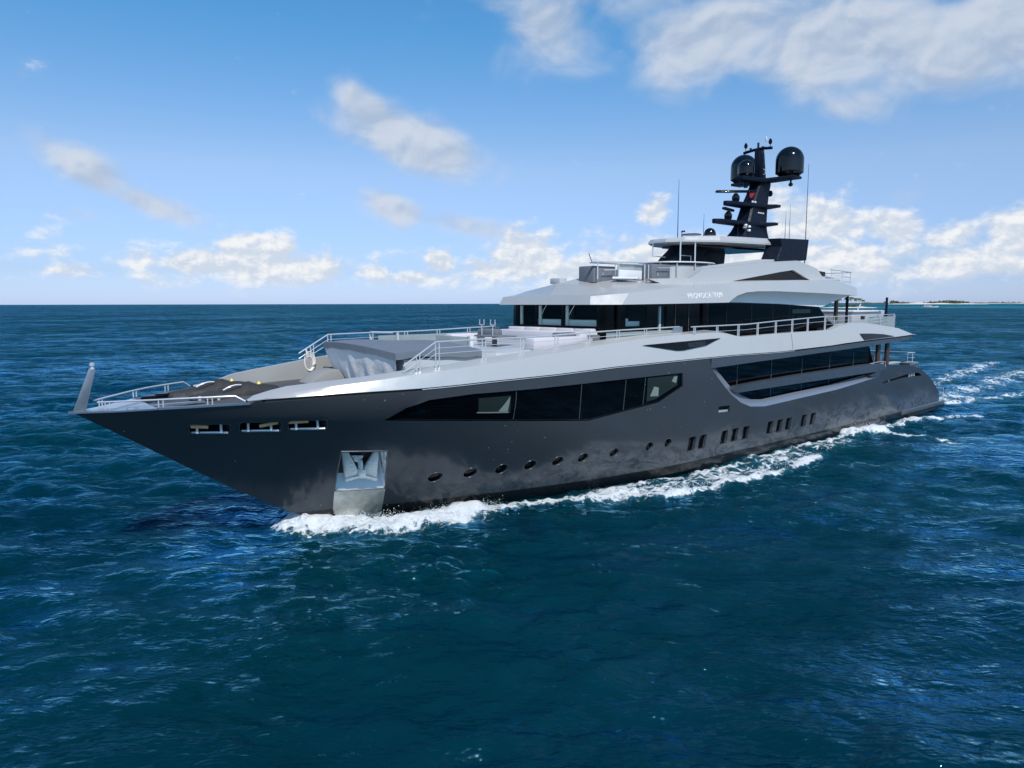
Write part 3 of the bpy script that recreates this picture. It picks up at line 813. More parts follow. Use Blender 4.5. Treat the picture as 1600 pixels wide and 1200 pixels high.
# bow staff, a broad raked blade with a light on top
bs = MB()
st_ = [(-1.68, 5.08), (-1.34, 5.08), (-1.0, 6.36), (-1.17, 6.40)]
bs.prism(st_, -.055, .055)
bso = bs.build('bow_staff', 'staff', YACHT, bevel=.012)
MB().lathe([(.07, 0), (.07, .05), (.045, .06), (.045, .11), (.075, .12), (.075, .2), (.03, .22)], (-1.08, 0, 6.37), 14).build('bow_light', 'chrome', bso)
for s in (-1, 1):
    pts = [(-1.05, s * .28, 5.36), (-.4, s * .90, 5.40), (.3, s * 1.52, 5.44), (1.1, s * 2.08, 5.48), (1.9, s * 2.52, 5.50), (2.35, s * 2.74, 5.51), (2.62, s * 2.86, 5.33)]
    rail(pts, 'bow_rail', YACHT, r=.03, posts=(.07, .44, .76), ph=.24, mids=(), pr=.022, double=.07)
# low deck fittings
cl = MB()
for x, y in ((.7, .9), (1.25, 1.35)):
    cl.box((x - .25, y - .1, 5.15), (x + .25, y + .1, 5.30))
cl.parts('deck_cleat', 'black_gloss', YACHT, bevel=.05)
for (x, y, z) in ((1.65, -1.5, 5.30), (2.15, -1.8, 5.30)):
    MB().lathe([(.05, 0), (.05, .08), (.07, .09), (.05, .14)], (x, y, z), 10).build('deck_bollard', 'chrome', YACHT)
MB().box((-.35, -.9, 5.14), (2.0, -.72, 5.20), ).build('chain_channel', 'steel', YACHT)

# covered water scooters on the fore deck
def scooter(cx, cy, label):
    t = thing('covered_jet_ski', label, 'jet ski', (cx, cy, 5.2), 'covered jet skis on the fore deck')
    prof = [(-1.75, .03, .05), (-1.6, .20, .12), (-1.1, .42, .18), (-.5, .5, .26), (-.15, .5, .40), (.1, .48, .50), (.35, .46, .48), (.62, .44, .36), (.95, .42, .34), (1.25, .36, .30), (1.45, .22, .16), (1.5, .02, .05)]
    rg = []
    for i, (x, hw, h) in enumerate(prof):
        ring = []
        for k in range(13):
            a = math.pi * k / 12
            wob = 1 + .07 * math.sin(5 * a + i * 1.7)
            ring.append((cx + x, cy - hw * math.cos(a) * 1.15 * wob, 5.18 + h * (max(0, math.sin(a)) ** .8) * wob))
        rg.append(ring)
    c = MB().loft(rg, closed=True).build('fabric_cover', 'cover_dark', t, smooth=60)
    st = MB(); st.tube([(cx - .72 + .62 * k / 6, cy - .34 - .06 * math.sin(k / 6 * 3.14), 5.22 + .24 + .14 * k / 6 + .07 * math.sin(k / 6 * 3.14)) for k in range(7)], .028, 6)
    st.build('white_stripe', 'white', c)
    MB().lathe([(.07, 0), (.055, .05), (.015, .10)], (cx + .62, cy - .1, 5.56), 8).build('yellow_cap', 'yellow', c)
    return t
scooter(3.05, 1.45, 'charcoal covered jet ski on the fore deck nearest the far bulwark')
scooter(3.45, -.15, 'charcoal covered jet ski on the fore deck nearest the tender cover')

# tender cover amidships
TC = thing('covered_tender', 'boxy tender under a slate canvas lid and pale grey skirt on the fore deck', 'tender', (10, 0, 5.3))
tp = MB()
def lid(x, y): return 6.62 + .34 * (1 - ((y + 0.0) / 3.0) ** 2) * .5 + .10 * (y / 3) + .12 * math.exp(-((x - 9.3) / 1.2) ** 2)
NX, NY = 14, 16
top = [[None] * (NY + 1) for _ in range(NX + 1)]
vs_ = []; fs = []
x0, x1, y0, y1 = 8.15, 12.2, -2.85, 3.0
for i in range(NX + 1):
    for j in range(NY + 1):
        x = x0 + (x1 - x0) * i / NX; y = y0 + (y1 - y0) * j / NY
        bow_ = .32 * math.sin(math.pi * j / NY)
        xx = x - bow_ * (1 - i / NX)
        vs_.append((xx, y, lid(x, y)))
for i in range(NX):
    for j in range(NY):
        a = i * (NY + 1) + j; fs.append((a, a + NY + 1, a + NY + 2, a + 1))
edge = [i * (NY + 1) for i in range(NX + 1)] + [NX * (NY + 1) + j for j in range(1, NY + 1)] + [i * (NY + 1) + NY for i in range(NX - 1, -1, -1)] + [j for j in range(NY - 1, 0, -1)]
nv = len(vs_)
for k, e in enumerate(edge):
    p = vs_[e]; vs_.append((p[0], p[1] + (0.02 if p[1] > 0 else -.02), p[2] - .24 - .02 * math.sin(k * 1.3)))
m_ = len(edge)
fs += [(edge[k], edge[(k + 1) % m_], nv + (k + 1) % m_, nv + k) for k in range(m_)]
MB().add(vs_, fs).build('canvas_lid', 'cover_top', TC, smooth=50)
sk = MB(); rg = []
NS = 40
for lev in range(7):
    t = lev / 6
    ring = []
    for k in range(NS + 1):
        u = k / NS
        y = y0 + .05 + (y1 - y0 - .1) * u
        x = x0 + .04 - .30 * math.sin(math.pi * u)
        tuck = t ** 1.4
        fold = .05 * math.sin(u * 31 + 3 * t) * t + .03 * math.sin(u * 57) * t
        yy = y * (1 - .16 * tuck)
        ring.append((x + .30 * tuck + fold, yy, lid(x, y) - .2 - (lid(x, y) - .2 - 5.30) * t))
    rg.append(ring)
sk.loft(rg, closed=False); sk.build('canvas_skirt', 'cover_skirt', TC, smooth=60)
cm = MB(); cm.prism([(8.75, 5.25), (13.2, 5.6), (13.2, 6.42), (8.55, 6.34)], -2.76, 2.8)
cm.build('tender_chock', 'pale', TC, bevel=.03)
# curved pale breakwater beside it
bw = MB(); bw.prism([(6.7, 5.15), (6.95, 5.42), (7.4, 5.66), (8.0, 5.74), (8.4, 5.15)], 1.3, 2.5); bw.build('breakwater', 'locker', YACHT, bevel=.03)

# rope coil on the far bulwark
RC = thing('rope_coil', 'coil of white rope hanging on the far bulwark by a white hook', 'rope', (8.0, 4.0, 5.95))
rc = MB()
for k in range(4):
    rr_ = .17 + .025 * k
    rc.tube([(7.85 + rr_ * math.cos(a), 3.78 - .02 * k, 5.85 + .03 * k + rr_ * 1.7 * math.sin(a)) for a in np.linspace(0, 2 * math.pi, 20)], .022, 6)
rc.build('coil', 'rope', RC)
MB().tube([(7.8, 3.8, 6.1), (7.75, 3.85, 6.45)], [.05, .035], 8).build('hook', 'white', RC)

# upper fore deck sheet and side decks
ud = MB(); rr = []
for x in list(np.arange(9.4, 27, 1.0)) + [28, 32, 36, 40, 44, 48, 50.3]:
    y = dk(x) - iinb(x) - .03
    z = zinb(x) - .30 if x < 26.5 else 6.45 if x < 38 else min(6.5, zinb(x) - .15)
    rr.append([(x, -y, z), (x, y, z)])
ud.loft(rr, closed=False); ud.build('upper_deck', 'deck_pale', YACHT)
# raised seating block ahead of the wheelhouse
PLN = [(12.6, -2.6), (13.4, -3.0), (18.6, -3.2), (19.0, -2.9), (19.0, 2.9), (18.6, 3.2), (13.4, 3.0), (12.6, 2.6)]
MB().slab(PLN, 5.9, lambda x, y: 6.35 + (x - 12.6) * .055).build('lounge_plinth', 'pale', YACHT, bevel=.05)
sb_ = MB()
sb_.box((17.6, -3.0, 6.55), (18.75, 3.0, 7.10))
sofa = sb_.build('lounge_sofa', 'cushion', YACHT, bevel=.07)
bkm = MB()
for k in range(5):
    y = -2.95 + k * 1.18
    MB().box((18.35, y + .02, 7.0), (18.72, y + 1.14, 7.24)).build('back_cushion', 'cushion', sofa, bevel=.06)
for s in (-1, 1):
    MB().box((14.6, s * 2.95 - .3, 6.4), (17.58, s * 2.95 + .3, 6.95)).build('side_cushion', 'cushion', sofa, bevel=.07)
MB().box((16.0, 1.1, 6.85), (16.5, 2.5, 7.18)).build('grey_pillow', 'cushion_grey', sofa, bevel=.1)
MB().box((16.4, -2.9, 6.9), (17.5, -2.4, 7.12)).build('grey_pillow', 'cushion_grey', sofa, bevel=.08)
MB().box((18.0, -3.35, 6.55), (18.5, -3.0, 6.98)).build('locker', 'cushion_grey', YACHT, bevel=.02)
tb = MB(); tb.slab([(14.6, -.9), (15.6, -1.0), (15.6, 1.0), (14.6, .9)], 6.9, 6.96)
tbo = tb.build('lounge_table', 'cushion_grey', YACHT, bevel=.02)
MB().tube([(15.1, 0, 6.4), (15.1, 0, 6.92)], .12, 10).build('table_leg', 'cushion_grey', tbo)
hp = MB()
for yy in (.55, -.25):
    hp.tube([(14.8, yy, 6.95), (14.8, yy, 7.45)], .02, 8)
    hp.tube([(14.8, yy + .16, 7.68), (14.8, yy + .16, 7.45), (14.8, yy, 7.42), (14.8, yy - .16, 7.45), (14.8, yy - .16, 7.68)], .028, 8)
hp.parts('chrome_holder', 'chrome', tbo)
# glass wind screens around the lounge
gs = MB(); gs.box((10.6, 2.62, 6.2), (14.2, 2.65, 7.0)); gs.build('wind_screen', 'screen', YACHT)
gs = MB(); gs.box((12.95, -.9, 6.3), (12.98, 1.6, 6.98)); gs.build('wind_screen', 'screen', YACHT)
MB().box((13.0, -.95, 6.2), (13.16, -.72, 7.02)).build('screen_post', 'white', YACHT)
MB().tube([(11.4, 2.3, 6.4), (11.4, 2.3, 7.12)], .06, 10).build('screen_post', 'chrome', YACHT)
MB().tube([(9.9, 2.0, 6.8), (9.85, 2.0, 7.18), (10.95, 2.0, 7.14)], .05, 8).build('grab_rail', 'chrome', YACHT)
for s in (-1, 1):
    MB().prism([(12.2, 5.95), (18.0, 6.45), (18.0, 6.86), (12.4, 6.2)], s * 3.35 - .04, s * 3.35 + .04).build('lounge_coaming', 'pale', YACHT, bevel=.02)

# fore side rails
for s in (-1, 1):
    pts = [(7.6, s * 4.28, 6.26), (8.98, s * 4.25, 7.04), (11.1, s * 4.25, 7.07), (13.04, s * 4.25, 7.07), (15, s * 4.25, 7.11), (17, s * 4.25, 7.17), (18.9, s * 4.25, 7.21), (21, s * 4.25, 7.24), (23.1, s * 4.25, 7.27)]
    rail(pts, 'fore_deck_rail', YACHT, r=.030, posts=(.045, .105, .24, .36, .48, .60, .72, .84), ph=.62, mids=(.36, .68), pr=.024, double=.08, base=lambda x: zinb(x) - .05)
    pts = [(23.5, s * 4.66, 7.26), (25.5, s * 4.66, 7.27), (28.3, s * 4.66, 7.29), (31, s * 4.66, 7.40), (34, s * 4.66, 7.50), (37, s * 4.64, 7.59)]
    rail(pts, 'side_deck_rail', YACHT, r=.032, posts=(.02, .16, .30, .435, .57, .70, .83, .985), ph=.62, mids=(.45,), pr=.028, double=.06, base=lambda x: (zinb(x) if x > 26.5 else zcre(x)) - .03)
    pts = [(37.0, s * 4.5, 7.56), (40, s * 4.3, 7.56), (44, s * 4.2, 7.57), (48.2, s * 4.0, 7.6), (48.9, s * 3.7, 7.6)]
    rail(pts, 'aft_deck_rail', YACHT, r=.022, posts=(.12, .3, .52, .72, .93, 1.0), ph=.62, mids=(.4, .75), pr=.022, base=lambda x: zinb(x) - .35)
gp = MB(); gp.box((18.0, -4.2, 6.62), (23.0, -4.19, 7.13)); gp.build('rail_screen', 'screen', YACHT)
MB().box((22.6, -4.30, 6.9), (23.3, -4.22, 7.27)).build('rail_gate', 'steel', YACHT)

# ------------------------------------------------------------------ wheelhouse and bridge deck
WH = MB()
ZF, ZR = 6.75, 8.42
def wall(pts, z0, z1, th=.06):
    for a, b in zip(pts[:-1], pts[1:]):
        a = Vector((a[0], a[1], 0)); b = Vector((b[0], b[1], 0)); d = (b - a).normalized(); nrm = Vector((-d.y, d.x, 0)) * th
        q = [a, b, b + nrm, a + nrm]
        WH.add([(p.x, p.y, z0) for p in q] + [(p.x, p.y, z1) for p in q], [(3, 2, 1, 0), (4, 5, 6, 7), (0, 1, 5, 4), (1, 2, 6, 5), (2, 3, 7, 6), (3, 0, 4, 7)])
FX = 18.9; SW = 3.6
corner = [(FX, -2.97), (19.0, -3.25), (19.25, -3.47), (19.6, -3.58), (19.95, -SW)]
PZ0, PZ1 = 7.34, 8.32
PANES_Y = [(2.74, 1.48), (1.30, -.42), (-.62, -2.76)]
YF = [2.97] + [v for p in PANES_Y for v in p] + [-2.97]
wall([(FX, 2.97), (FX, -2.97)], ZF, PZ0); wall([(FX, 2.97), (FX, -2.97)], PZ1, ZR)
for a, b in zip(YF[0::2], YF[1::2]): wall([(FX, a), (FX, b)], PZ0, PZ1)
wall(corner, ZF, ZR); wall([(x, -y) for x, y in reversed(corner)], ZF, ZR)
SPX = [(20.02, 21.45), (22.30, 22.95)]
wall([(19.95, -SW), (25.8, -SW)], ZF, 7.0); wall([(19.95, -SW), (25.8, -SW)], PZ1 - .06, ZR)
wall([(21.45, -SW), (22.30, -SW)], 7.0, PZ1 - .06); wall([(22.95, -SW), (25.8, -SW)], 7.0, PZ1 - .06)
wall([(20.02, -SW), (21.45, -SW)], 7.0, 7.34)
wall([(43, SW), (19.95, SW)][::-1] if False else [(38.0, SW), (19.95, SW)], ZF, ZR)
wh = WH.build('wheelhouse', 'black_gloss', YACHT, smooth=40)
fs = MB()
pn = MB()
for a, b in PANES_Y: MB().add([(FX + .02, a, PZ0), (FX + .02, b, PZ0), (FX + .02, b, PZ1), (FX + .02, a, PZ1)], [(0, 1, 2, 3)]).build('front_window', 'glass_clear', wh)
MB().add([(20.02, -SW + .02, 7.34), (21.45, -SW + .02, 7.34), (21.45, -SW + .02, PZ1 - .06), (20.02, -SW + .02, PZ1 - .06)], [(0, 1, 2, 3)]).build('side_window', 'glass_clear', wh)
MB().add([(22.30, -SW + .02, 7.0), (22.95, -SW + .02, 7.0), (22.95, -SW + .02, PZ1 - .06), (22.30, -SW + .02, PZ1 - .06)], [(0, 1, 2, 3)]).build('side_door', 'glass_clear', wh)
MB().tube([(23.6, -SW - .03, 6.8), (23.6, -SW - .03, 8.4)], .02, 6).build('door_seam', 'band', wh)
MB().tube([(24.7, -SW - .02, 6.8), (24.7, -SW - .02, 8.4)], .02, 6).build('door_seam', 'band', wh)
# cabin seen through the panes
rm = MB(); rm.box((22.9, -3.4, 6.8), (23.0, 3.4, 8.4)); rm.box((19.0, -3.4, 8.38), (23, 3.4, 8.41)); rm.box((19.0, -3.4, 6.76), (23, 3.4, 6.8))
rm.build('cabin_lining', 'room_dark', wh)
cs = MB(); cs.box((19.06, -2.6, 6.9), (19.7, 1.6, 7.62)); cs.build('bridge_console', 'room', wh, bevel=.03)
cs = MB(); cs.box((20.2, -3.3, 6.9), (21.3, -2.75, 7.55)); cs.box((20.25, -3.2, 7.56), (20.6, -2.9, 7.68)); cs.parts('chart_desk', 'room', wh, bevel=.02)
ch = MB()
for y in (-1.1, 1.2):
    ch.box((20.6, y - .28, 7.2), (21.1, y + .28, 7.4)); ch.box((21.05, y - .28, 7.3), (21.2, y + .28, 8.05)); ch.tube([(20.85, y, 6.8), (20.85, y, 7.2)], .07, 8)
ch.parts('helm_chair', 'room_dark', wh, bevel=.06)
cs = MB()
for y in (2.62, 1.20, -.72): cs.box((18.975, y - .10, 7.34), (19.05, y + .06, 8.3))
cs.box((21.75, -3.5, 6.9), (21.9, -3.3, 8.3)); cs.box((22.6, -3.45, 6.9), (22.72, -3.2, 8.25))
cs.parts('cabin_post', 'room', wh)
wp = MB()
for ya, yb in ((.95, .55), (-1.0, -1.4)): wp.tube([(FX - .03, ya, 7.85), (FX - .06, yb, 8.33)], .016, 6)
wp.parts('window_wiper', 'chrome', wh)
MB().tube([(19.42, -3.62, 6.95), (19.42, -3.62, 8.38)], .10, 12).build('corner_column', 'black_gloss', wh)
MB().tube([(26.0, -3.60, 6.8), (26.0, -3.60, 8.42)], .22, 16).build('corner_column', 'black_gloss', wh)
# glazed sky lounge aft of it
sl_ = MB()
SLP = [(26.2, 6.5), (40.3, 6.9), (39.0, 7.42), (38.0, 8.16), (33.5, 8.36), (27.5, 8.46), (26.2, 8.46)]
sl_.prism(SLP, -3.62, -3.5); sl_.prism(SLP, 3.5, 3.62); sl_.box((38.0, -3.5, 6.6), (38.1, 3.5, 8.5))
slo = sl_.build('sky_lounge_glazing', 'glass', YACHT, smooth=0)
mm = MB()
for x in (28.0, 30.4, 32.6, 34.4): mm.box((x, -3.635, 6.7), (x + .03, -3.622, 8.35))
mm.parts('mullion', 'black', slo)
MB().box((34.8, -3.634, 7.78), (36.9, -3.622, 8.02)).build('lit_pane', 'glass_green', slo)
MB().box((38.6, -3.4, 6.5), (41.2, -3.1, 7.25)).build('aft_lounge_back', 'cushion_grey', YACHT, bevel=.05)

# wheelhouse roof and wing, symmetrical sections
def RS(b, t, s_, c): return (b, t, s_, c)
ROOF = [
    ((18.0, 3.2, 8.34), (18.15, 3.08, 8.72), (18.45, 2.6, 8.76), (18.5, 0, 8.80)),
    ((19.1, 4.12, 8.34), (19.75, 3.95, 8.86), (19.9, 3.3, 9.03), (19.2, 0, 9.40)),
    ((22.3, 4.22, 8.37), (22.3, 4.0, 9.10), (22.3, 3.4, 9.26), (21.2, 0, 9.76)),
    ((25.0, 4.22, 8.40), (25.0, 4.0, 9.29), (25.0, 3.45, 9.40), (25, 0, 9.78)),
    ((27.3, 4.22, 8.43), (27.6, 4.0, 9.43), (27.5, 3.5, 9.50), (27.3, 0, 9.78)),
    ((27.65, 4.22, 8.62), (27.9, 4.0, 9.45), (27.8, 3.5, 9.52), (27.65, 0, 9.78)),
    ((28.1, 4.22, 8.80), (28.3, 4.0, 9.48), (28.2, 3.5, 9.55), (28.1, 0, 9.78)),
    ((28.9, 4.22, 8.96), (29.0, 4.0, 9.52), (29, 3.5, 9.58), (29, 0, 9.78)),
    ((30.0, 4.22, 9.03), (30.0, 4.0, 9.57), (30, 3.5, 9.62), (30, 0, 9.78)),
    ((32.0, 4.22, 9.05), (32.0, 4.0, 9.64), (32, 3.5, 9.68), (32, 0, 9.78)),
    ((35.6, 4.22, 9.00), (35.6, 4.0, 9.74), (35.6, 3.5, 9.76), (35.6, 0, 9.78)),
    ((38.0, 4.22, 8.96), (38.4, 4.0, 9.78), (38.2, 3.5, 9.80), (38, 0, 9.80)),
    ((40.7, 4.12, 8.90), (39.6, 3.9, 9.78), (39.4, 3.4, 9.80), (39.4, 0, 9.80)),
    ((43.3, 3.55, 8.86), (43.3, 3.45, 9.40), (43.0, 3.0, 9.42), (43.0, 0, 9.45)),
]
rg = []
for b, t, s_, c in ROOF:
    P = [b, t, s_, c]
    rg.append([(p[0], -p[1], p[2]) for p in P] + [(p[0], p[1], p[2]) for p in (s_, t, b)] + [((b[0] + .25) if b[0] < 18.5 else b[0], 0, b[2] + .0)])
rf = MB().loft(rg, closed=True, caps=True)
roof = rf.build('wheelhouse_roof', 'silver', YACHT, smooth=12)
# concave cheeks under the wings
ck = MB(); cr = []
for u in np.linspace(0, 1, 14):
    xb = 27.35 + (38.35 - 27.35) * u; zb_ = lerp(xb, [27.3, 28.4, 33.5, 38.4], [8.42, 8.45, 8.34, 8.14])
    xt = 27.5 + (41.2 - 27.5) * u; zt = lerp(xt, [27.3, 27.65, 28.1, 28.9, 30, 32, 38, 41.3], [8.44, 8.62, 8.80, 8.96, 9.03, 9.05, 8.96, 8.88]) + .01
    row = []
    for t in np.linspace(0, 1, 7):
        yy = -3.64 - .50 * (t ** 2.2)
        row.append((xb + (xt - xb) * t, yy, zb_ + (zt - zb_) * t))
    cr.append(row)
ck.loft(cr, closed=False); ck.mirror(); ck.parts('roof_cheek', 'silver_soft', roof, smooth=60)
MB().box((38.2, -3.6, 8.2), (38.3, 3.6, 8.95)).build('wing_bulkhead', 'silver_soft', roof)
# raised name
fc_ = bpy.data.curves.new('name_text', 'FONT'); fc_.body = 'PROVOCATEUR'; fc_.size = .36; fc_.extrude = .010; fc_.space_character = 1.18
to = bpy.data.objects.new('name_text', fc_); COL.objects.link(to)
bpy.context.view_layer.update()
tm = bpy.data.meshes.new_from_object(to.evaluated_get(bpy.context.evaluated_depsgraph_get()))
bpy.data.objects.remove(to)
xs_ = [v.co.x for v in tm.vertices]; wdt = max(xs_) - min(xs_); x_0 = min(xs_)
ys_ = [v.co.y for v in tm.vertices]; hh = max(ys_) - min(ys_)
for v in tm.vertices:
    X = 23.9 + (v.co.x - x_0) / wdt * 2.95
    hz = (v.co.y - min(ys_)) / hh * .27
    zz = 8.60 + .028 * (X - 23.9) + hz
    zb0 = lerp(X, [22.3, 27.3], [8.37, 8.43]); zt0 = lerp(X, [22.3, 27.6], [9.10, 9.43])
    yy = -4.22 + .22 * (zz - zb0) / (zt0 - zb0)
    v.co = (X - 28, yy - .012 - v.co.z * 0.9, zz)
tm.materials.clear(); tm.materials.append(M['letter'])
lo = bpy.data.objects.new('name_lettering', tm); COL.objects.link(lo); lo.parent = YACHT

# fly bridge bulwark
FB2 = [(22.8, 9.6), (25.1, 9.66), (26.0, 10.1), (32.9, 10.74), (35.6, 10.9), (37.9, 10.5), (38.9, 9.82), (36.9, 9.78), (34.9, 10.33), (33.4, 10.17), (28.5, 9.55), (25.1, 9.27), (23.9, 9.22)]
def ny(x): return -3.52 + max(0, 25.1 - x) * .42
nose = [(22.8, 9.6), (25.1, 9.66), (25.1, 9.27), (23.9, 9.22)]
f2 = MB()
out1 = [(x, ny(x), z) for x, z in nose]; in1 = [(x + .2, ny(x) + .5, z + .02) for x, z in nose]
f2.add(out1 + in1, [(0, 1, 2, 3), (7, 6, 5, 4), (0, 4, 5, 1), (1, 5, 6, 2), (2, 6, 7, 3), (3, 7, 4, 0)])
mid_ = [(25.1, 9.66), (26.0, 10.1), (28.5, 10.33), (32.9, 10.74), (35.6, 10.9), (37.9, 10.5), (38.9, 9.82)]
low_ = [(25.1, 9.27), (26.0, 9.33), (28.5, 9.55), (33.4, 10.17), (34.9, 10.33), (36.9, 9.78), (37.6, 9.78)]
rr = []
for (xt, zt), (xb, zb_) in zip(mid_, low_):
    rr.append([(xb, -3.52, zb_), (xt, -3.44, zt), (xt, -3.18, zt + .02), (xb, -3.1, zb_)])
f2.loft(rr); f2.mirror()
fly = f2.build('fly_bridge_bulwark', 'silver', YACHT, smooth=20, merge=0)
fg = MB(); fg.prism([(28.3, 9.5), (33.4, 10.2), (35.0, 10.36), (37.0, 9.74)], -3.36, -3.3); fg.prism([(28.3, 9.5), (33.4, 10.2), (35.0, 10.36), (37.0, 9.74)], 3.3, 3.36)
fg.parts('fly_side_glass', 'glass', fly)
gl = MB(); gl.tube([(23.9, -3.50 + .0, 9.215), (25.1, -3.56, 9.255), (28.4, -3.56, 9.535)], .02, 6); gl.build('shadow_gap', 'black', fly)
ir = MB(); ir.prism([(25.6, 9.9), (36.2, 10.9), (36.2, 11.0), (32, 10.86), (26.6, 10.3)], -3.05, -2.95); ir.mirror(); ir.parts('fly_inner_coaming', 'pale', fly)
# aft fly deck block and rails
ab = MB(); ab.prism([(37.6, 9.8), (37.5, 10.62), (38.6, 10.55), (40.2, 10.2), (41.6, 9.9), (42.2, 9.6)], -2.9, 2.9)
abo = ab.build('fly_aft_house', 'pale', YACHT, bevel=.03)
MB().prism([(38.2, 10.12), (40.0, 10.10), (40.0, 10.36), (38.9, 10.42)], -2.925, -2.90).build('house_window', 'glass', abo)
MB().box((38.4, -3.35, 9.80), (41.2, -2.9, 9.93)).build('house_step', 'pale', abo, bevel=.02)
rail([(39.9, -3.3, 10.5), (41.6, -3.3, 10.45), (43.0, -3.2, 10.4), (43.2, -2.5, 10.4), (43.2, 2.5, 10.4), (43.0, 3.2, 10.4)], 'fly_aft_rail', YACHT, ph=.95, posts=(.02, .17, .33, .4, .55, .7, .85, 1), mids=(.33, .66))
for y in (-2.4, -1.2):
    MB().lathe([(.18, 0), (.24, .12), (.24, .3), (.16, .42), (.05, .45)], (42.3, y, 9.5), 14).build('life_raft', 'white', YACHT)

# fly bridge bar, settee and screens
fb_ = MB(); fb_.box((20.1, -1.4, 9.40), (21.7, -.4, 10.20)); fo = fb_.build('fly_settee', 'cushion_grey', YACHT, bevel=.05)
MB().box((19.8, -1.56, 10.30), (23.6, -1.42, 10.36)).build('settee_top', 'steel', fo, bevel=.01)
MB().box((21.75, -1.5, 9.60), (23.6, -1.34, 10.06)).build('fly_counter', 'white', YACHT, bevel=.03)
MB().box((21.75, -1.48, 10.07), (23.6, -1.46, 10.33)).build('counter_screen', 'screen', YACHT)
for x in (20.2, 21.7, 23.7, 24.0, 25.4):
    MB().tube([(x, -1.58, 9.55), (x, -1.58, 10.36)], .034, 8).build('screen_stanchion', 'chrome', fo)
MB().tube([(19.8, -1.58, 10.38), (23.8, -1.58, 10.46)], .034, 8).build('screen_rail', 'chrome', fo)
MB().tube([(20.5, -1.64, 9.75), (20.55, -1.64, 10.0), (21.35, -1.64, 10.03), (21.4, -1.64, 10.3)], .025, 8).build('grab_bar', 'chrome', fo)
MB().box((24.0, -1.8, 9.62), (25.5, -.6, 10.40)).build('fly_locker', 'cushion_grey', YACHT, bevel=.04)
MB().tube([(24.3, -1.95, 9.8), (24.3, -1.95, 10.2), (25.3, -1.95, 10.22), (25.3, -1.95, 9.8)], .025, 8).build('grab_bar', 'chrome', YACHT)
bar = MB()
arc = [(27.6 + 2.1 * math.cos(a), -1.0 + 1.25 * math.sin(a)) for a in np.linspace(math.pi, 2 * math.pi, 18)]
bar.slab(arc + [(29.7, 0.2), (25.5, 0.2)], 9.7, 10.40); bo = bar.build('fly_bar', 'pale', YACHT, smooth=40)
arc2 = [(27.6 + 2.3 * math.cos(a), -1.0 + 1.42 * math.sin(a)) for a in np.linspace(math.pi, 2 * math.pi, 24)]
MB().slab(arc2 + [(29.9, 0.2), (25.3, 0.2)], 10.53, 10.60).build('bar_top', 'white', bo, smooth=40, bevel=.02)
for a in np.linspace(math.pi * 1.05, math.pi * 1.95, 6):
    MB().tube([(27.6 + 2.2 * math.cos(a), -1.0 + 1.35 * math.sin(a), 9.75), (27.6 + 2.2 * math.cos(a), -1.0 + 1.35 * math.sin(a), 10.54)], .028, 8).build('bar_stanchion', 'chrome', bo)
MB().slab([(20.9, -1.9), (22.1, -2.5), (22.9, -1.9), (21.9, -1.3)], 9.58, 9.68).build('roof_hatch', 'white', YACHT, bevel=.02)
MB().box((19.4, .2, 9.36), (19.9, .9, 9.64)).build('search_light_box', 'pale', YACHT, bevel=.03)
for x, y in ((22.0, 0.5), (29.6, -.8)):
    MB().tube([(x, y, 10.5), (x - .25, y, 10.95)], .02, 6).build('folded_lamp', 'black', YACHT)

# ------------------------------------------------------------------ hard top and its supports
HT = [(26.8, -.45), (27.4, -1.25), (29.2, -2.3), (31, -2.6), (36.8, -2.7), (37.6, -2.2), (37.6, 2.2), (36.8, 2.7), (31, 2.6), (29.2, 2.3), (27.4, 1.25), (26.8, .45)]
def htb(x, y): return lerp(x, [26.8, 28, 30, 37.6], [11.72, 11.75, 11.72, 11.85])
def htt(x, y): return htb(x, y) + lerp(x, [26.8, 28, 29.5, 37.6], [.22, .30, .36, .38])
ht = MB()
n = len(HT)
cenx = 32.5
lowr = [(x, y, htb(x, y)) for x, y in HT]
midr = [(x - .0, y * 1.0, htb(x, y) + .10) for x, y in HT]
upr = [(cenx + (x - cenx) * .975, y * .95, htt(x, y)) for x, y in HT]
inn = [(cenx + (x - cenx) * .55, y * .45, htt(x, y) + .05) for x, y in HT]
lin = [(cenx + (x - cenx) * .82, y * .72, htb(x, y) - .05) for x, y in HT]
ht.loft([lin, lowr, midr, upr, inn], closed=True, caps=True)
hto = ht.build('hard_top', 'silver', YACHT, smooth=9)
uh = MB(); uh.slab([(28.6, -1.2), (36, -1.6), (36, 1.6), (28.6, 1.2)], 11.55, 11.66); uh.build('ceiling_panel', 'black_gloss', hto)
WED = [(33.6, 10.86), (34.5, 10.74), (37.0, 10.98), (37.2, 12.24), (33.9, 12.14), (34.1, 11.66)]
for s in (-1, 1):
    wdg = MB()
    po = [(x, s * 3.2, z) for x, z in WED]; pi_ = [(x - .35, s * 2.35, z) for x, z in WED]
    m2 = len(WED)
    wdg.add(po + pi_, [tuple(range(m2)), tuple(range(2 * m2 - 1, m2 - 1, -1))] + [(i, (i + 1) % m2, (i + 1) % m2 + m2, i + m2) for i in range(m2)])
    wdg.build('hard_top_leg', 'mast', hto, smooth=0, bevel=.02)
fa = MB(); fa.prism([(27.2, 10.55), (27.6, 10.95), (28.2, 11.35), (28.6, 11.70), (31.2, 11.72), (30.6, 11.45), (30.3, 11.1), (30.0, 10.55)], -.45, .55)
fa.build('console_fairing', 'mast', hto, smooth=40, bevel=.02)
for x, y, z0 in ((27.2, -1.15, 10.5), (28.05, -1.5, 10.5), (26.9, .5, 11.0)):
    MB().tube([(x, y, z0), (x, y, 11.8)], .04, 8).build('hard_top_post', 'chrome', hto)
MB().tube([(26.9, .5, 11.02), (27.6, .2, 10.98), (27.6, .2, 10.5)], .03, 8).build('screen_frame', 'chrome', hto)
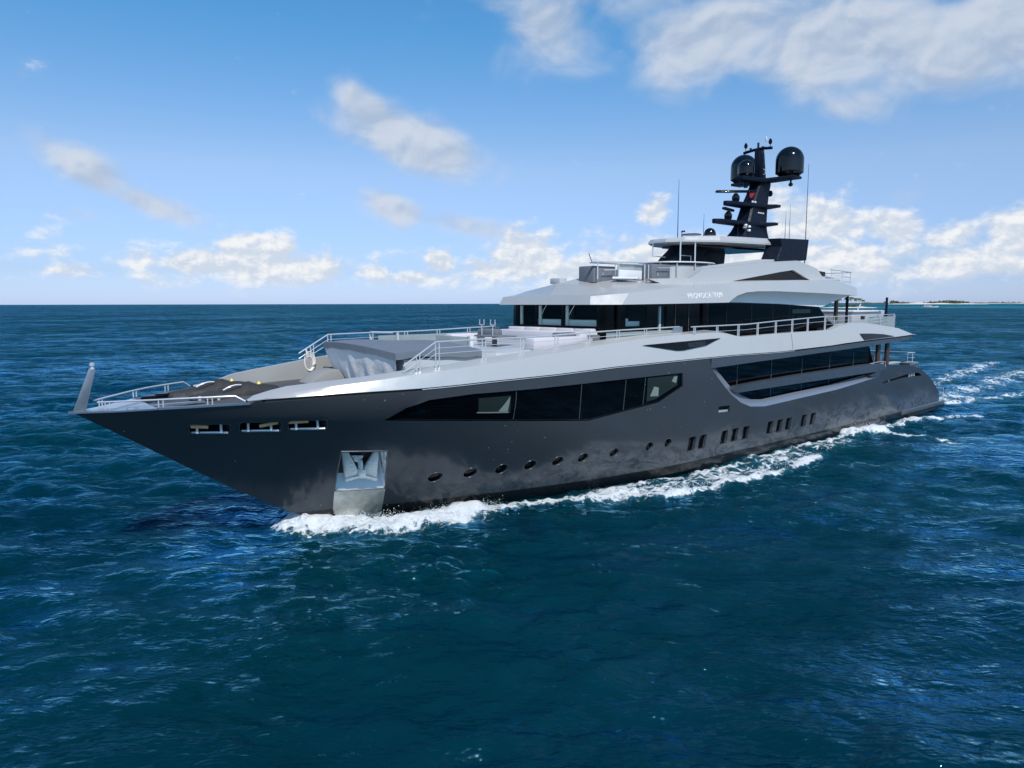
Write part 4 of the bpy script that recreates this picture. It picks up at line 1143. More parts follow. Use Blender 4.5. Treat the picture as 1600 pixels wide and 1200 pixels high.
MB().tube([(27.9, -.6, 10.5), (27.9, -.6, 11.05), (28.9, -.6, 11.05), (28.9, -.6, 10.5)], .03, 8).build('screen_frame', 'chrome', hto)
# items on the hard top
MB().lathe([(.34, 0), (.34, .08), (.32, .2), (.25, .33), (.13, .41), (.01, .44)], (30.1, -1.0, 12.22), 20).build('small_radome', 'dome', hto)
MB().lathe([(.55, 0), (.55, .05), (.5, .07)], (28.9, -.6, 12.2), 20).build('roof_disc', 'black_gloss', hto)
MB().tube([(28.3, -.4, 12.1), (28.3, -.4, 12.4), (28.55, -.4, 12.42)], .05, 8).build('horn', 'black', hto)
for (x, y, z0, z1, r) in ((28.45, 0, 12.1, 15.3, .018), (30.9, 0, 12.2, 13.6, .014), (37.35, -2.9, 10.7, 16.8, .022), (38.9, 0, 12.2, 14.0, .014), (39.4, 0, 12.2, 14.45, .014), (32.6, -1.2, 12.2, 13.1, .012), (37.0, 2.0, 12.2, 13.3, .012)):
    if x > 37.6: x, y = x - 2.2, y - 1.9
    MB().tube([(x, y, z0), (x, y, (z0 + z1) / 2), (x + .02, y, z1)], [r * 1.5, r, r * .5], 6).build('whip_aerial', 'black', hto)

# ------------------------------------------------------------------ mast
def sec(x0, x1, hy_, z): return [(x0, -hy_ * .8, z), (x0 + .12, -hy_, z), (x1 - .1, -hy_, z), (x1, -hy_ * .8, z), (x1, hy_ * .8, z), (x1 - .1, hy_, z), (x0 + .12, hy_, z), (x0, hy_ * .8, z)]
mt = MB()
mt.loft([sec(33.9, 37.0, .75, 12.25), sec(34.5, 36.95, .6, 12.85), sec(34.85, 36.95, .52, 13.35), sec(35.3, 37.1, .46, 14.4), sec(35.75, 37.25, .42, 15.1), sec(36.2, 37.5, .40, 15.9), sec(36.35, 37.35, .36, 16.15)])
mast = mt.build('mast', 'mast', YACHT, smooth=25)
MB().loft([[(36.4, -.22, 16.1), (37.15, -.22, 16.1), (37.15, .22, 16.1), (36.4, .22, 16.1)], [(36.3, -.16, 18.0), (36.9, -.16, 18.0), (36.9, .16, 18.0), (36.3, .16, 18.0)]]).build('mast_head', 'mast', mast, bevel=.02)
def plat(tip, z, wing, aft, name, th=.16):
    pl_ = [(tip, -.12), (tip + .35, -.34), (aft - 1.1, -.62), (aft - .45, -wing), (aft, -wing), (aft - .1, -.4), (aft - .1, .4), (aft, wing), (aft - .45, wing), (aft - 1.1, .62), (tip + .35, .34), (tip, .12)]
    return MB().slab(pl_, lambda x, y: z - th * .5 - .10 * max(0, 1 - abs(y)) , lambda x, y: z + th * .5).build(name, 'mast', mast, bevel=.02)
plat(31.9, 13.32, 1.25, 37.0, 'radar_platform')
plat(33.0, 14.46, 1.15, 37.4, 'radar_platform')
arm = MB(); arm.slab([(34.4, -.3), (36.4, -.6), (36.9, -2.2), (37.9, -2.2), (37.9, 2.2), (36.9, 2.2), (36.4, .6), (34.4, .3)], lambda x, y: 15.85 + .09 * abs(y), lambda x, y: 16.14 + .03 * abs(y))
arm.build('dome_arm', 'mast', mast, bevel=.03)
def dome(x, y, z, r, h, name):
    pr = [(r * .72, 0), (r * .80, .10), (r * .99, .20), (r * 1.0, .24)] + [(r, .24 + (h - r - .24) * k / 3) for k in range(1, 4)] + [(r * math.cos(a), h - r + r * math.sin(a)) for a in np.linspace(.12, math.pi / 2 - .02, 12)]
    return MB().lathe(pr, (x, y, z), 40).build(name, 'dome', mast, smooth=35)
dome(37.45, -1.6, 16.22, .84, 1.82, 'radome'); dome(37.45, 1.6, 16.22, .84, 1.82, 'radome')
dome(35.1, -.05, 16.12, .50, 1.06, 'small_radome')
MB().tube([(35.1, -.05, 15.5), (35.1, -.05, 16.0)], .13, 10).build('dome_pedestal', 'mast', mast)
tb = MB(); tb.tube([(36.4, .98, 17.9), (36.4, .3, 17.98), (36.4, -.3, 18.0), (36.4, -.98, 17.93)], .09, 10); tb.build('crosstree', 'mast', mast)
tpz = MB(); tpz.tube([(36.45, 0, 17.9), (36.45, 0, 18.4)], .07, 8); tpz.tube([(36.4, .5, 17.95), (36.4, .5, 18.14)], .07, 8); tpz.tube([(36.4, -.35, 17.95), (36.4, -.35, 18.12)], .07, 8)
tpz.parts('mast_light', 'black', mast)
for y in (.85, -.85):
    MB().lathe([(.02, 0), (.02, .15), (.10, .22), (.12, .34), (.05, .5), (.0, .52)], (36.4, y, 18.0), 10).build('wind_sensor', 'black_gloss', mast)
MB().tube([(36.5, -.5, 18.0), (36.5, -.5, 18.45)], .02, 6).build('aerial_mount', 'chrome', mast)
MB().lathe([(.04, 0), (.07, .08), (.06, .25), (.01, .3)], (36.5, -.5, 18.4), 8).build('gps_mushroom', 'white', mast)
def radar(x, y, z, L, dx, dy, name):
    b = MB(); b.lathe([(.10, -.4), (.2, -.34), (.24, -.2), (.24, -.05), (.16, .06), (.08, .16)], (x, y, z), 16)
    o = b.build(name, 'dome', mast)
    d = Vector((dx, dy, 0)).normalized(); c = Vector((x, y, z + .26))
    nrm = Vector((-d.y, d.x, 0))
    bb = MB()
    pr = [(-.10, -.07), (.10, -.07), (.13, .0), (.08, .08), (-.08, .08), (-.13, 0)]
    rgs = []
    for t, s_ in ((-L / 2, .6), (-L / 2 + .08, 1), (L / 2 - .08, 1), (L / 2, .6)):
        rgs.append([tuple(c + d * t + nrm * a * s_ + Vector((0, 0, b_ * s_))) for a, b_ in pr])
    bb.loft(rgs); bb.build('radar_scanner', 'dome', o, bevel=.01)
radar(34.1, -.02, 14.92, 2.5, .76, -.65, 'radar')
radar(33.3, -.05, 13.78, 1.7, 1, .25, 'radar')
lt = MB()
for (x, y, z) in ((34.35, -.55, 12.95), (34.5, -.75, 12.75), (34.2, -.7, 13.05), (34.75, -.6, 13.0)): lt.lathe([(.10, 0), (.12, .06), (.1, .12)], (x, y, z), 10)
lt.parts('flood_light', 'chrome', mast)
sl2 = MB(); sl2.lathe([(.05, -.12), (.13, -.05), (.13, .05), (.05, .12)], (37.4, -1.75, 15.72), 12); sl2.tube([(37.4, -1.75, 15.8), (37.4, -1.75, 16.0)], .06, 8); sl2.build('search_camera', 'black', mast)
MB().lathe([(.16, -.16), (.22, 0), (.16, .18)], (37.6, -.2, 15.35), 12).build('horn_speaker', 'dome', mast)
hd = MB()
for z in (16.45, 17.5): hd.tube([(36.75, -.24, z), (36.78, -.34, z + .04), (36.78, -.34, z + .3), (36.75, -.22, z + .34)], .022, 6)
hd.parts('mast_step', 'white', mast)
lt = MB()
for x in (35.9, 36.15, 36.4): lt.lathe([(.06, 0), (.07, .05), (.03, .09)], (x, -.52, 13.95), 8)
for x in (35.2, 35.5): lt.lathe([(.07, 0), (.08, .06), (.03, .12)], (x, -.5, 14.56), 8)
lt.parts('mast_lamp', 'white', mast)
FLG = tag(MB().add([(35.3, -.2, 15.15), (35.9, -.3, 15.25), (36.1, -.25, 15.02), (35.5, -.15, 14.9)], [(0, 1, 2, 3)]).build('courtesy_flag', 'red', None), 'small red courtesy flag flying from the black mast below the radomes', 'flag')

# ------------------------------------------------------------------ aft upper deck
fx = MB(); fx.prism([(45.4, 6.9), (45.3, 7.72), (48.4, 7.80), (50.6, 7.84), (50.6, 7.7), (50.3, 6.9)], -2.3, 2.3)
fo = fx.build('aft_bar', 'pale', YACHT, bevel=.03)
MB().box((45.25, -2.45, 7.74), (50.0, 2.4, 7.86)).build('aft_bar_top', 'white', fo, bevel=.03)
MB().box((46.7, -2.33, 7.22), (47.3, -2.30, 7.46)).build('bar_window', 'black', fo)
MB().tube([(49.0, -1.0, 7.8), (49.5, -1.0, 8.3)], .05, 8).build('bar_lamp', 'chrome', fo)
for x, y in ((41.5, -3.0), (43.15, -2.95), (41.5, 3.0), (43.15, 2.95)):
    MB().tube([(x, y, 6.5), (x, y, 8.9)], .13 if x < 42 else .09, 12).build('wing_pillar', 'brown' if x < 42 else 'mast', YACHT)
MB().tube([(49.2, -3.0, 6.6), (49.2, -3.0, 8.78)], .085, 10).build('flag_staff', 'mast', YACHT)
MB().box((48.2, -3.9, 6.5), (48.6, -3.5, 7.5)).build('rail_gate_post', 'steel', YACHT)
MB().box((44.0, -4.05, 6.55), (48.0, -4.04, 7.45)).build('aft_screen', 'screen', YACHT)

# ------------------------------------------------------------------ sea
def sea():
    cx, cy = CAM[0], CAM[1]
    view = math.atan2(_f.y, _f.x)
    na = 900
    a_d = np.linspace(-R_(50), R_(50), na)
    a_r = np.linspace(R_(50), 2 * math.pi - R_(50), 74)[1:-1]
    ang = np.concatenate([a_d, a_r])
    g = .0058
    rad = [0.5, 2.0, 4.0, 6.0]
    while rad[-1] < 30000:
        r = rad[-1]
        rad.append(r * (1 + g * (1 if r < 400 else 1 + (r - 400) / 500 if r < 4000 else 9)))
    rad = np.array(rad)
    cell = np.gradient(rad)
    A_, Rr = np.meshgrid(ang + view, rad, indexing='xy')
    X = cx + Rr * np.cos(A_); Y = cy + Rr * np.sin(A_)
    CELL = np.maximum(cell, rad * R_(100) / na)
    Z = np.zeros_like(X); DX = np.zeros_like(X); DY = np.zeros_like(X)
    # gust pattern modulating the short waves
    def pat(x, y, s, seed):
        r = np.random.default_rng(seed); o = np.zeros_like(x)
        for _ in range(7):
            th = r.uniform(0, math.pi * 2); k = 2 * math.pi / (s * r.uniform(.6, 1.8)); o += np.sin(k * (x * math.cos(th) + y * math.sin(th)) + r.uniform(0, 6.28))
        return o / 7 ** .5
    near = rad < 1500
    gust = np.ones_like(X)
    gust[near] = np.clip(1 + .34 * pat(X[near], Y[near], 17, 3) + .25 * pat(X[near], Y[near], 48, 5), .30, 1.8)
    NW = 96
    lams = np.exp(np.linspace(math.log(.42), math.log(15), NW))
    r = np.random.default_rng(21)
    main = R_(232)
    for i, lam in enumerate(lams):
        lam = lam * r.uniform(.94, 1.06)
        spread = R_(38 if lam < 3 else 26)
        th = main + r.normal(0, 1) * spread
        k = 2 * math.pi / lam
        slope = .044 if lam < 1.2 else .044 if lam < 2.5 else .031 if lam < 5 else .018 if lam < 9 else .009
        amp = slope / k
        ph = r.uniform(0, 6.28)
        rows = np.where(CELL < lam / 2.4)[0]
        if len(rows) == 0: continue
        n_ = rows[-1] + 1
        x = X[:n_]; y = Y[:n_]
        fade = np.clip((lam / CELL[:n_] - 2.4) / 2.0, 0, 1)[:, None]
        arg = k * (x * math.cos(th) + y * math.sin(th)) + ph
        am = amp * fade * (gust[:n_] if lam < 3.0 else .6 + .4 * gust[:n_])
        Z[:n_] += am * np.sin(arg)
        c = am * np.cos(arg) * .75
        DX[:n_] += c * math.cos(th); DY[:n_] += c * math.sin(th)
    # foam and bow wave
    foam = np.zeros_like(X)
    SEG = [
        ([(5.7, .2), (6.4, -.7), (7.2, -1.7), (8.0, -2.4), (9.0, -2.75), (10.3, -2.8), (11.4, -2.95)], 1.0, 1.22, .42),
        ([(11.0, -2.9), (12.6, -3.3), (14.2, -3.7), (15.5, -4.1), (17, -4.5)], .42, 1.0, .08),
        ([(15.6, -4.3), (17.5, -5.0), (19.4, -6.5), (22, -7.0), (24.6, -7.1), (28.3, -7.2), (31.5, -6.9), (33.5, -6.4)], .38, .92, .12),
        ([(17, -4.6), (19, -5.4), (22, -6.1), (25, -6.2), (30, -6.0)], 1.3, .68, .05),
        ([(22, -5.0), (26, -5.2), (30, -5.4), (34, -5.6), (38.5, -5.5)], 1.1, .54, .03),
        ([(17, -4.5), (22, -4.65), (28, -4.75), (34, -4.8), (40, -4.8)], .30, .85, .05),
        ([(40.3, -4.8), (42, -4.9), (43.8, -5.1)], .7, 1.05, .40),
        ([(43.5, -5.2), (43.4, -6.6), (43.0, -8.2)], .55, .7, .05),
        ([(44.5, -5.0), (48, -5.2), (52, -5.9)], .55, .82, .1), ([(49.5, -5.4), (51.8, -5.7)], .5, 1.0, .1), ([(52.8, -6.4), (54.8, -7.6)], .5, .95, .1),
        ([(42.8, -9.2), (42.2, -10.4)], .45, .75, 0),
        ([(58.9, -3.2), (63, -3.9), (67.5, -4.8), (71, -5.0)], 1.0, .66, .04),
        ([(60, 0), (68, -1.4), (76, -1.2), (88, .2), (104, 1)], 2.2, .58, .05), ([(60, -1), (66, -2.5)], 2.4, .68, .05),
        ([(60, 2.5), (75, 3.4), (90, 5), (110, 8)], 1.6, .60, .05), ([(72, -5.5), (80, -7), (86, -8)], 1.0, .7, 0),
        ([(84, -5), (94, -5)], 1.2, .7, 0),
    ]
    loc = (rad < 160)
    xl = X[loc]; yl = Y[loc]; f_ = np.zeros_like(xl); hgt = np.zeros_like(xl)
    for pts, rr_, it, hh_ in SEG:
        for sgn in ((1, -1) if pts[0][0] < 45 else (1,)):
            best = np.full(xl.shape, 1e9)
            for (ax, ay), (bx, by) in zip(pts[:-1], pts[1:]):
                ay *= sgn; by *= sgn
                dx, dy = bx - ax, by - ay
                t = np.clip(((xl - ax) * dx + (yl - ay) * dy) / (dx * dx + dy * dy), 0, 1)
                best = np.minimum(best, np.hypot(xl - ax - t * dx, yl - ay - t * dy))
            q = np.exp(-(best / rr_) ** 2 * .9)
            f_ = np.maximum(f_, it * q); hgt = np.maximum(hgt, hh_ * np.exp(-(best / (rr_ * .75)) ** 2))
    foam[loc] = f_ * np.clip(.92 + .26 * pat(xl, yl, 3.0, 17), .45, 1.2)
    rough_ = np.zeros_like(xl)
    r2 = np.random.default_rng(4)
    for _ in range(26):
        th = r2.uniform(0, 6.28); lam = r2.uniform(.22, .9); k = 2 * math.pi / lam
        rough_ += .0085 * lam / .5 * np.sin(k * (xl * math.cos(th) + yl * math.sin(th)) + r2.uniform(0, 6.28))
    Z[loc] += hgt + rough_ * np.clip(f_ * 1.6, 0, 1.0)
    shoal = np.zeros_like(X)
    def band(px_az, d, sa, sd, wgt):
        az = R_(px_az); ux, uy = math.cos(az), math.sin(az)
        a = (X - cx) * ux + (Y - cy) * uy; b = -(X - cx) * uy + (Y - cy) * ux
        return wgt * np.exp(-((np.log(np.maximum(a, 1) / d)) / sd) ** 2 - (b / (sa * d)) ** 2)
    shoal = np.maximum(shoal, band(20.5, 1500, .28, .16, .40)); shoal = np.maximum(shoal, band(12, 1900, .45, .12, .35)); shoal = np.maximum(shoal, band(14, 3300, .35, .12, .6))
    shoal = np.maximum(shoal, band(26, 1350, .07, .12, .7))
    nr, ncol = X.shape
    co_ = np.stack([X - DX, Y - DY, Z], -1).reshape(-1, 3)
    idx = np.arange(nr * ncol).reshape(nr, ncol)
    nx = np.roll(idx, -1, axis=1)
    q = np.stack([idx[:-1], idx[1:], nx[1:], nx[:-1]], -1).reshape(-1, 4)
    me = bpy.data.meshes.new('sea_water')
    me.vertices.add(len(co_)); me.vertices.foreach_set('co', co_.astype(np.float32).ravel())
    me.loops.add(q.size); me.loops.foreach_set('vertex_index', q.astype(np.int32).ravel())
    me.polygons.add(len(q)); me.polygons.foreach_set('loop_start', np.arange(0, q.size, 4, dtype=np.int32))
    me.update(calc_edges=True)
    me.polygons.foreach_set('use_smooth', np.ones(len(q), bool))
    lod = np.clip((CELL - .25) / 1.6, 0, 1)[:, None] * np.ones_like(X)
    lodfar = np.clip((CELL - 1.2) / 5, 0, 1)[:, None] * np.ones_like(X)
    for nm_, arr in (('foam', foam), ('shoal', shoal), ('lod', lod), ('lodfar', lodfar)):
        at = me.attributes.new(nm_, 'FLOAT', 'POINT'); at.data.foreach_set('value', arr.astype(np.float32).ravel())
    o = bpy.data.objects.new('sea_water', me); COL.objects.link(o)
    tag(o, 'deep blue to teal open sea with short wind waves and white wake foam', 'sea', kind='structure')
    # material
    m_ = bpy.data.materials.new('sea_surface'); m_.use_nodes = True
    t = NT(m_.node_tree); b = t.n['Principled BSDF']
    geo = t.new('ShaderNodeNewGeometry'); p = geo.outputs['Position']
    af = t.new('ShaderNodeAttribute', attribute_name='foam'); ash = t.new('ShaderNodeAttribute', attribute_name='shoal')
    p2 = t.mapping(p, scale=(1, 1, 0))
    pr_ = t.mapping(p2, rot=(0, 0, R_(-50)))
    big = t.noise(p2, .045, 3, .5)
    deep = t.mix(t.ramp(big, .3, .7), (0.0002, 0.0165, 0.030), (0.0003, 0.0235, 0.033))
    deep = t.mix(ash.outputs['Fac'], deep, (0.02, 0.26, 0.30))
    # foam: threshold of fine noise against the wake mask, with a lacy web
    fn = t.noise(p2, 1.7, 10, .72, dist=.6)
    vo_ = t.new('ShaderNodeTexVoronoi', feature='DISTANCE_TO_EDGE'); t.put(vo_.inputs['Vector'], t.mapping(p2, scale=(.8, 1.1, 1)))
    vo_.inputs['Scale'].default_value = 1.6
    web = t.ramp(vo_.outputs['Distance'], 0.0, .16, 1.0, 0.0)
    fn2 = t.noise(p2, 6.5, 5, .7)
    fm_ = t.m('ADD', t.m('MULTIPLY_ADD', t.m('ADD', t.m('SUBTRACT', fn, .5), t.m('MULTIPLY', t.m('SUBTRACT', fn2, .5), .55)), 1.9, t.m('MULTIPLY', af.outputs['Fac'], 1.22)), t.m('MULTIPLY', web, .22))
    fm_ = t.m('MULTIPLY', t.ramp(fm_, .62, 1.0), t.m('GREATER_THAN', af.outputs['Fac'], .05))
    aer = t.m('MULTIPLY', t.ramp(af.outputs['Fac'], .05, .8), .5)       # aerated water round the foam
    colr = t.mix(aer, deep, (0.02, 0.11, 0.14))
    # small far white horses
    wc = t.m('MULTIPLY', t.m('GREATER_THAN', t.noise(t.mapping(pr_, scale=(1.0, .35, 1)), .55, 5, .7), .745), .5)
    ff = t.m('MAXIMUM', fm_, wc)
    colr = t.mix(ff, colr, t.mix(fn, (.52, .60, .66), (.84, .86, .88)))
    n1 = t.noise(t.mapping(pr_, scale=(2.2, 1.1, 1)), 1.3, 5, .66, dist=.3)
    n2 = t.noise(p2, 9.0, 3, .6)
    n3 = t.noise(t.mapping(pr_, scale=(1.0, .45, 1)), .75, 4, .62)
    gl_ = t.ramp(t.noise(p2, .09, 3, .5), .3, .7, .35, 1.15)
    al = t.new('ShaderNodeAttribute', attribute_name='lod')
    n4 = t.noise(t.mapping(pr_, scale=(1.0, .40, 1)), .15, 4, .62)
    al2 = t.new('ShaderNodeAttribute', attribute_name='lodfar')
    n5 = t.noise(t.mapping(pr_, scale=(1.0, .30, 1)), .028, 5, .65)
    nb = t.bump(n5, al2.outputs['Fac'], 26.0)
    nb = t.bump(n4, t.m('MULTIPLY', al.outputs['Fac'], 1.0), 5.5, nb)
    nb = t.bump(n3, t.m('MULTIPLY_ADD', al.outputs['Fac'], .2, .80), t.m('MULTIPLY_ADD', al.outputs['Fac'], 1.4, .62), nb)
    nb = t.bump(n1, t.m('MULTIPLY', gl_, .85), .12, nb)
    nb = t.bump(n2, t.m('MULTIPLY', gl_, .45), .03, nb)
    nb = t.bump(fn, t.m('MULTIPLY', ff, .8), .25, nb)
    # light scattered back out of the deep water, under a Fresnel reflection of sky and hull;
    # steep little facets hide each other, so the reflection never becomes total
    t.n.remove(b)
    o_ = t.n['Material Output']
    df0 = t.new('ShaderNodeBsdfDiffuse'); t.put(df0.inputs['Color'], colr); t.put(df0.inputs['Normal'], nb)
    ss = t.new('ShaderNodeSubsurfaceScattering'); t.put(ss.inputs['Color'], colr); ss.inputs['Scale'].default_value = 5.0
    ss.inputs['Radius'].default_value = (1, 1, 1)
    df = t.new('ShaderNodeMixShader'); t.put(df.inputs[0], t.m('MULTIPLY', t.m('SUBTRACT', 1.0, ff), .55))
    t.l.new(df0.outputs[0], df.inputs[1]); t.l.new(ss.outputs[0], df.inputs[2])
    gs_ = t.new('ShaderNodeBsdfGlossy'); t.put(gs_.inputs['Color'], (.28, .70, 1.0)); t.put(gs_.inputs['Normal'], nb)
    t.put(gs_.inputs['Roughness'], t.m('MULTIPLY_ADD', al.outputs['Fac'], .05, .05))
    frs = t.new('ShaderNodeFresnel'); frs.inputs['IOR'].default_value = 1.333; t.put(frs.inputs['Normal'], nb)
    gust_ = t.ramp(t.noise(t.mapping(pr_, scale=(1.0, .35, 1)), .022, 4, .6), .32, .68, .66, 1.12)
    for sc_, el_, am_ in ((.26, .8, .52), (.075, .7, .42), (.02, .5, .30)):
        gust_ = t.m('MULTIPLY', gust_, t.ramp(t.noise(t.mapping(pr_, scale=(1.0, el_, 1)), sc_, 3, .6), .30, .70, 1 - am_, 1 + am_))
    fac = t.m('MULTIPLY', gust_, t.m('MULTIPLY', t.m('MINIMUM', frs.outputs[0], .70), t.m('SUBTRACT', 1.0, ff)))
    mxs = t.new('ShaderNodeMixShader'); t.put(mxs.inputs[0], fac)
    t.l.new(df.outputs[0], mxs.inputs[1]); t.l.new(gs_.outputs[0], mxs.inputs[2]); t.l.new(mxs.outputs[0], o_.inputs['Surface'])
    me.materials.append(m_)
    return o
sea()

# fine spray thrown up by the bow wave and the quarter wave
M['spray'] = mat('spray_drops', (0.80, 0.83, 0.85), 0.6)
def spray(path, n, spread, high, seed, name, label):
    r = np.random.default_rng(seed); b = MB()
    P = [Vector((x, y, 0)) for x, y in path]
    for _ in range(n):
        i = r.integers(0, len(P) - 1); p = P[i].lerp(P[i + 1], r.uniform())
        z = abs(r.normal()) * high
        p = p + Vector((r.normal() * spread, -abs(r.normal()) * spread * 1.1 + spread * .35, .30 + z))
        q = .007 + .016 * r.uniform() ** 3
        b.add([p + Vector((q, 0, 0)), p + Vector((-q * .5, q * .87, 0)), p + Vector((-q * .5, -q * .87, 0)), p + Vector((0, 0, q * 1.4))], [(0, 2, 1), (0, 1, 3), (1, 2, 3), (2, 0, 3)])
    tag(b.build(name, 'spray', None, smooth=0, recalc=False, merge=0), label, 'spray', kind='stuff')
spray([(6.4, -.9), (7.2, -1.9), (8.2, -2.7), (9.4, -3.1), (10.6, -3.2), (11.6, -3.3)], 4200, .55, .13, 31, 'bow_spray', 'fine white spray over the bow wave')
spray([(40.3, -4.9), (42, -5.0), (43.8, -5.2)], 1100, .45, .20, 32, 'quarter_spray', 'fine white spray over the wave beside the stern quarter')
spray([(17.5, -5.0), (19.4, -6.5), (22, -7.0), (24.6, -7.1), (28.3, -7.2), (31.5, -6.9)], 1500, .35, .07, 33, 'side_spray', 'fine drops along the crest of the side wave')

# ------------------------------------------------------------------ far shore
def polar(az, d, z=0): return (CAM[0] + d * math.cos(R_(az)), CAM[1] + d * math.sin(R_(az)), z)
def mound(name, label, az, d, half_w, depth, h, material, seed, cat=None, kind='structure'):
    r = np.random.default_rng(seed); ux, uy = math.cos(R_(az)), math.sin(R_(az)); c = polar(az, d)
    NXm, NYm = 60, 8
    vs_ = []
    for i in range(NXm + 1):
        s = (i / NXm * 2 - 1)
        e = max(0, 1 - s * s) ** .6
        for j in range(NYm + 1):
            t = (j / NYm * 2 - 1)
            z = h * e * max(0, 1 - t * t) * (.75 + .35 * math.sin(s * 9 + seed) * math.sin(s * 4.3)) - .25
            vs_.append((c[0] - uy * s * half_w + ux * t * depth * max(.15, e), c[1] + ux * s * half_w + uy * t * depth * max(.15, e), z))
    fs = [(i * (NYm + 1) + j, (i + 1) * (NYm + 1) + j, (i + 1) * (NYm + 1) + j + 1, i * (NYm + 1) + j + 1) for i in range(NXm) for j in range(NYm)]
    o = MB().add(vs_, fs).build(name, material, None, smooth=60)
    return tag(o, label, cat, kind=kind)
mound('sand_islet', 'low white sand islet with palms behind the yacht stern', 24.85, 1330, 43, 24, 2.6, 'sand', 2, 'islet')
mound('island', 'long low sandy island with dark scrub on the horizon', 19.6, 4600, 250, 120, 9, 'sand', 5, 'island')
mound('island', 'thin pale strip of land on the horizon at the right edge', 14.3, 7200, 430, 200, 7, 'sand', 8, 'island')
mound('island', 'faint flat shore on the horizon just right of the palms', 23.1, 6800, 230, 100, 12, 'bush', 11, 'island')
def scrub(name, label, az, d, half_w, hs, seed, nclump):
    r = np.random.default_rng(seed); b = MB(); ux, uy = math.cos(R_(az)), math.sin(R_(az)); c = polar(az, d)
    for k in range(nclump):
        s = r.uniform(-1, 1); hgt = hs * (.35 + .65 * max(0, math.sin(s * 5 + seed) * .5 + .5)) * r.uniform(.5, 1.1)
        px, py = c[0] - uy * s * half_w + ux * r.uniform(-40, 40), c[1] + ux * s * half_w + uy * r.uniform(-40, 40)
        for q in range(14):
            a = r.uniform(0, 6.28); rr_ = hgt * r.uniform(0, .9); zz = r.uniform(.1, 1) * hgt
            sz = hgt * r.uniform(.18, .4); pp = Vector((px + rr_ * math.cos(a), py + rr_ * math.sin(a), 3 + zz))
            d1 = Vector(r.normal(size=3)).normalized() * sz; d2 = Vector(r.normal(size=3)).normalized() * sz
            b.add([pp - d1, pp + d2, pp + d1, pp - d2], [(0, 1, 2, 3)])
    return tag(b.build(name, 'bush', None, smooth=0, recalc=False, merge=0), label, 'scrub', kind='stuff')
scrub('island_scrub', 'dark scrub wood along the low sandy island', 19.6, 4600, 235, 17, 3, 150)
scrub('shore_scrub', 'thin line of scrub on the far right shore', 14.3, 7200, 420, 12, 6, 110)
# palms on the islet
def palm(loc, h, lean, seed, label):
    r = np.random.default_rng(seed)
    t = thing('palm_tree', label, 'palm tree', loc, 'palms on the sand islet')
    top = Vector(loc) + Vector((lean[0], lean[1], h))
    p0 = Vector(loc)
    pts = [p0.lerp(top, k / 5) + Vector((0, 0, 0)) - Vector((lean[0], lean[1], 0)) * .25 * math.sin(math.pi * k / 5) for k in range(6)]
    MB().tube(pts, [.32, .26, .23, .2, .18, .16], 8).build('trunk', 'trunk', t)
    b = MB()
    for k in range(20):
        a = 6.28 * k / 20 + r.uniform(-.2, .2); L = h * r.uniform(.30, .42); up = r.uniform(-.1, .9)
        prev = None; d = Vector((math.cos(a), math.sin(a), 0)); n_ = Vector((-d.y, d.x, 0))
        for q in range(7):
            u = q / 6
            c = top + d * L * u * (1 - .15 * u) + Vector((0, 0, L * (up * u - 1.0 * u * u)))
            wd_ = L * .17 * math.sin(math.pi * min(1, u * .9 + .08))
            cur = (c - n_ * wd_ - Vector((0, 0, wd_ * .7)), c, c + n_ * wd_ - Vector((0, 0, wd_ * .7)))
            if prev:
                b.add([prev[0], cur[0], cur[1], prev[1]], [(0, 1, 2, 3)]); b.add([prev[1], cur[1], cur[2], prev[2]], [(0, 1, 2, 3)])
            prev = cur
    b.build('crown', 'leaf', t, smooth=40, recalc=False, merge=0)
PALMS = [(25.55, 1332, 13, 'palm at the left end of the sand islet'), (25.15, 1336, 15, 'tall palm left of the middle of the islet'), (24.78, 1330, 15.5, 'palm in the middle of the sand islet, between the deck pillars'),
         (24.45, 1338, 14, 'palm right of the middle of the islet behind the thin pillar'), (24.2, 1332, 13.5, 'bushy palm at the right end of the grove on the islet'), (24.02, 1335, 11, 'shortest palm, outermost on the right of the islet')]
for i, (az, d, h, lb) in enumerate(PALMS):
    palm(polar(az, d, 1.6), h, (random.uniform(-1.5, 1.5), random.uniform(-1.5, 1.5)), 40 + i, lb)
b = MB(); r = np.random.default_rng(9)
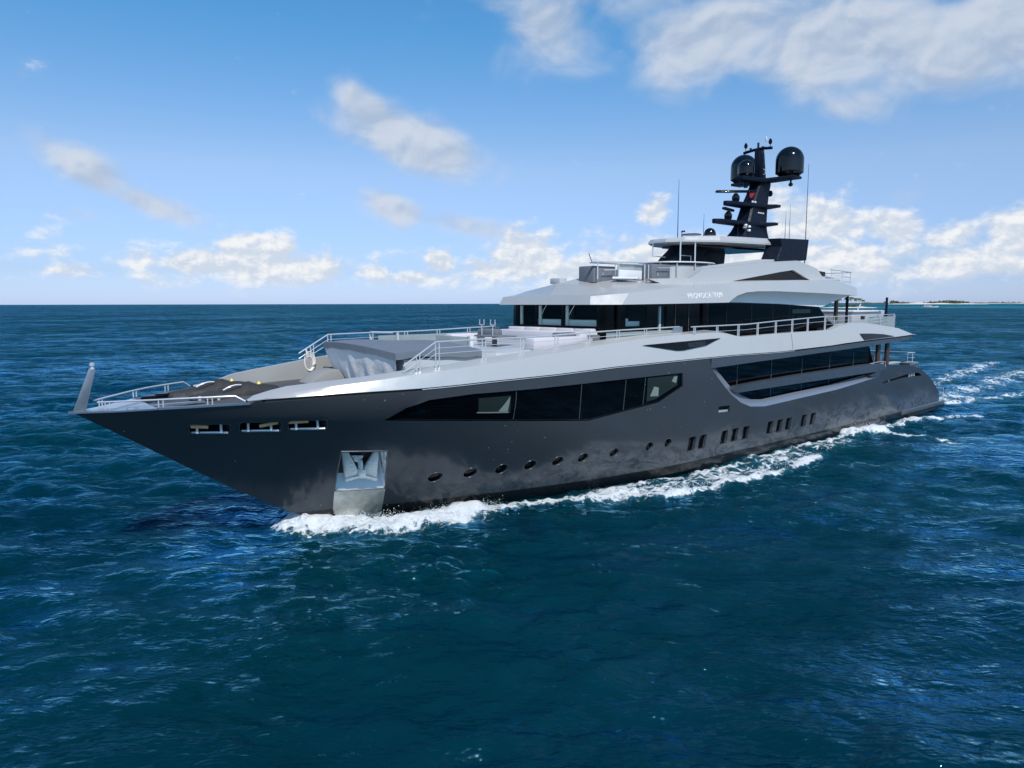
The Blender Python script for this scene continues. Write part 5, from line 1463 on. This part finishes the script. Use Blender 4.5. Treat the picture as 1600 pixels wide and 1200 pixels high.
for k in range(420):
    s = r.uniform(-1, 1); c = polar(24.9 + s * .9, 1336 + r.uniform(-6, 6), 1.6 + r.uniform(0, 2.6) * (1 - s * s)); sz = r.uniform(.5, 1.4)
    d1 = Vector(r.normal(size=3)).normalized() * sz; d2 = Vector(r.normal(size=3)).normalized() * sz; c = Vector(c)
    b.add([c - d1, c + d2, c + d1, c - d2], [(0, 1, 2, 3)])
tag(b.build('islet_scrub', 'leaf', None, smooth=0, recalc=False, merge=0), 'green scrub growing on the sand islet under the palms', 'scrub', kind='stuff')

# far motor boat
def far_boat(az, d, L, label):
    loc = polar(az, d, 0)
    t = thing('motor_boat', label, 'boat', loc)
    a = R_(az - 90 + 12); ca, sa = math.cos(a), math.sin(a)
    Mx = Matrix(((ca, -sa, 0, loc[0]), (sa, ca, 0, loc[1]), (0, 0, 1, 0), (0, 0, 0, 1)))
    def tr(mb_):
        mb_.v = [tuple(Mx @ Vector(p)) for p in mb_.v]; return mb_
    hl = []
    for u, wd_, zk, zd in ((0, .9, .0, 1.5), (.25, 1, -.3, 1.5), (.6, .95, -.3, 1.7), (.85, .6, 0, 2.1), (1, .04, 1.2, 2.5)):
        x = (u - .5) * L; w_ = wd_ * L * .16
        hl.append([(x, -w_, zd), (x, -w_ * .75, zk), (x, w_ * .75, zk), (x, w_, zd)])
    tr(MB().loft(hl)).build('hull', 'white', t)
    tr(MB().prism([(-.40 * L, 1.5), (.12 * L, 1.6), (.02 * L, 3.4), (-.36 * L, 3.4)], -L * .12, L * .12)).build('cabin', 'white', t, bevel=.1)
    tr(MB().box((-.34 * L, -L * .125, 2.2), (-.02 * L, L * .125, 3.0))).build('cabin_window', 'glass', t)
    tr(MB().box((-.42 * L, -L * .13, 4.6), (-.02 * L, L * .13, 4.85))).build('canopy', 'white', t)
    pm = MB()
    for x in (-.38, -.06):
        for y in (-.1, .1): pm.tube([(x * L, y * L, 3.3), (x * L, y * L, 4.7)], .12, 6)
    tr(pm).build('canopy_post', 'chrome', t)
far_boat(19.85, 1480, 26, 'small white motor boat with a canopy far off to the right on the sea')
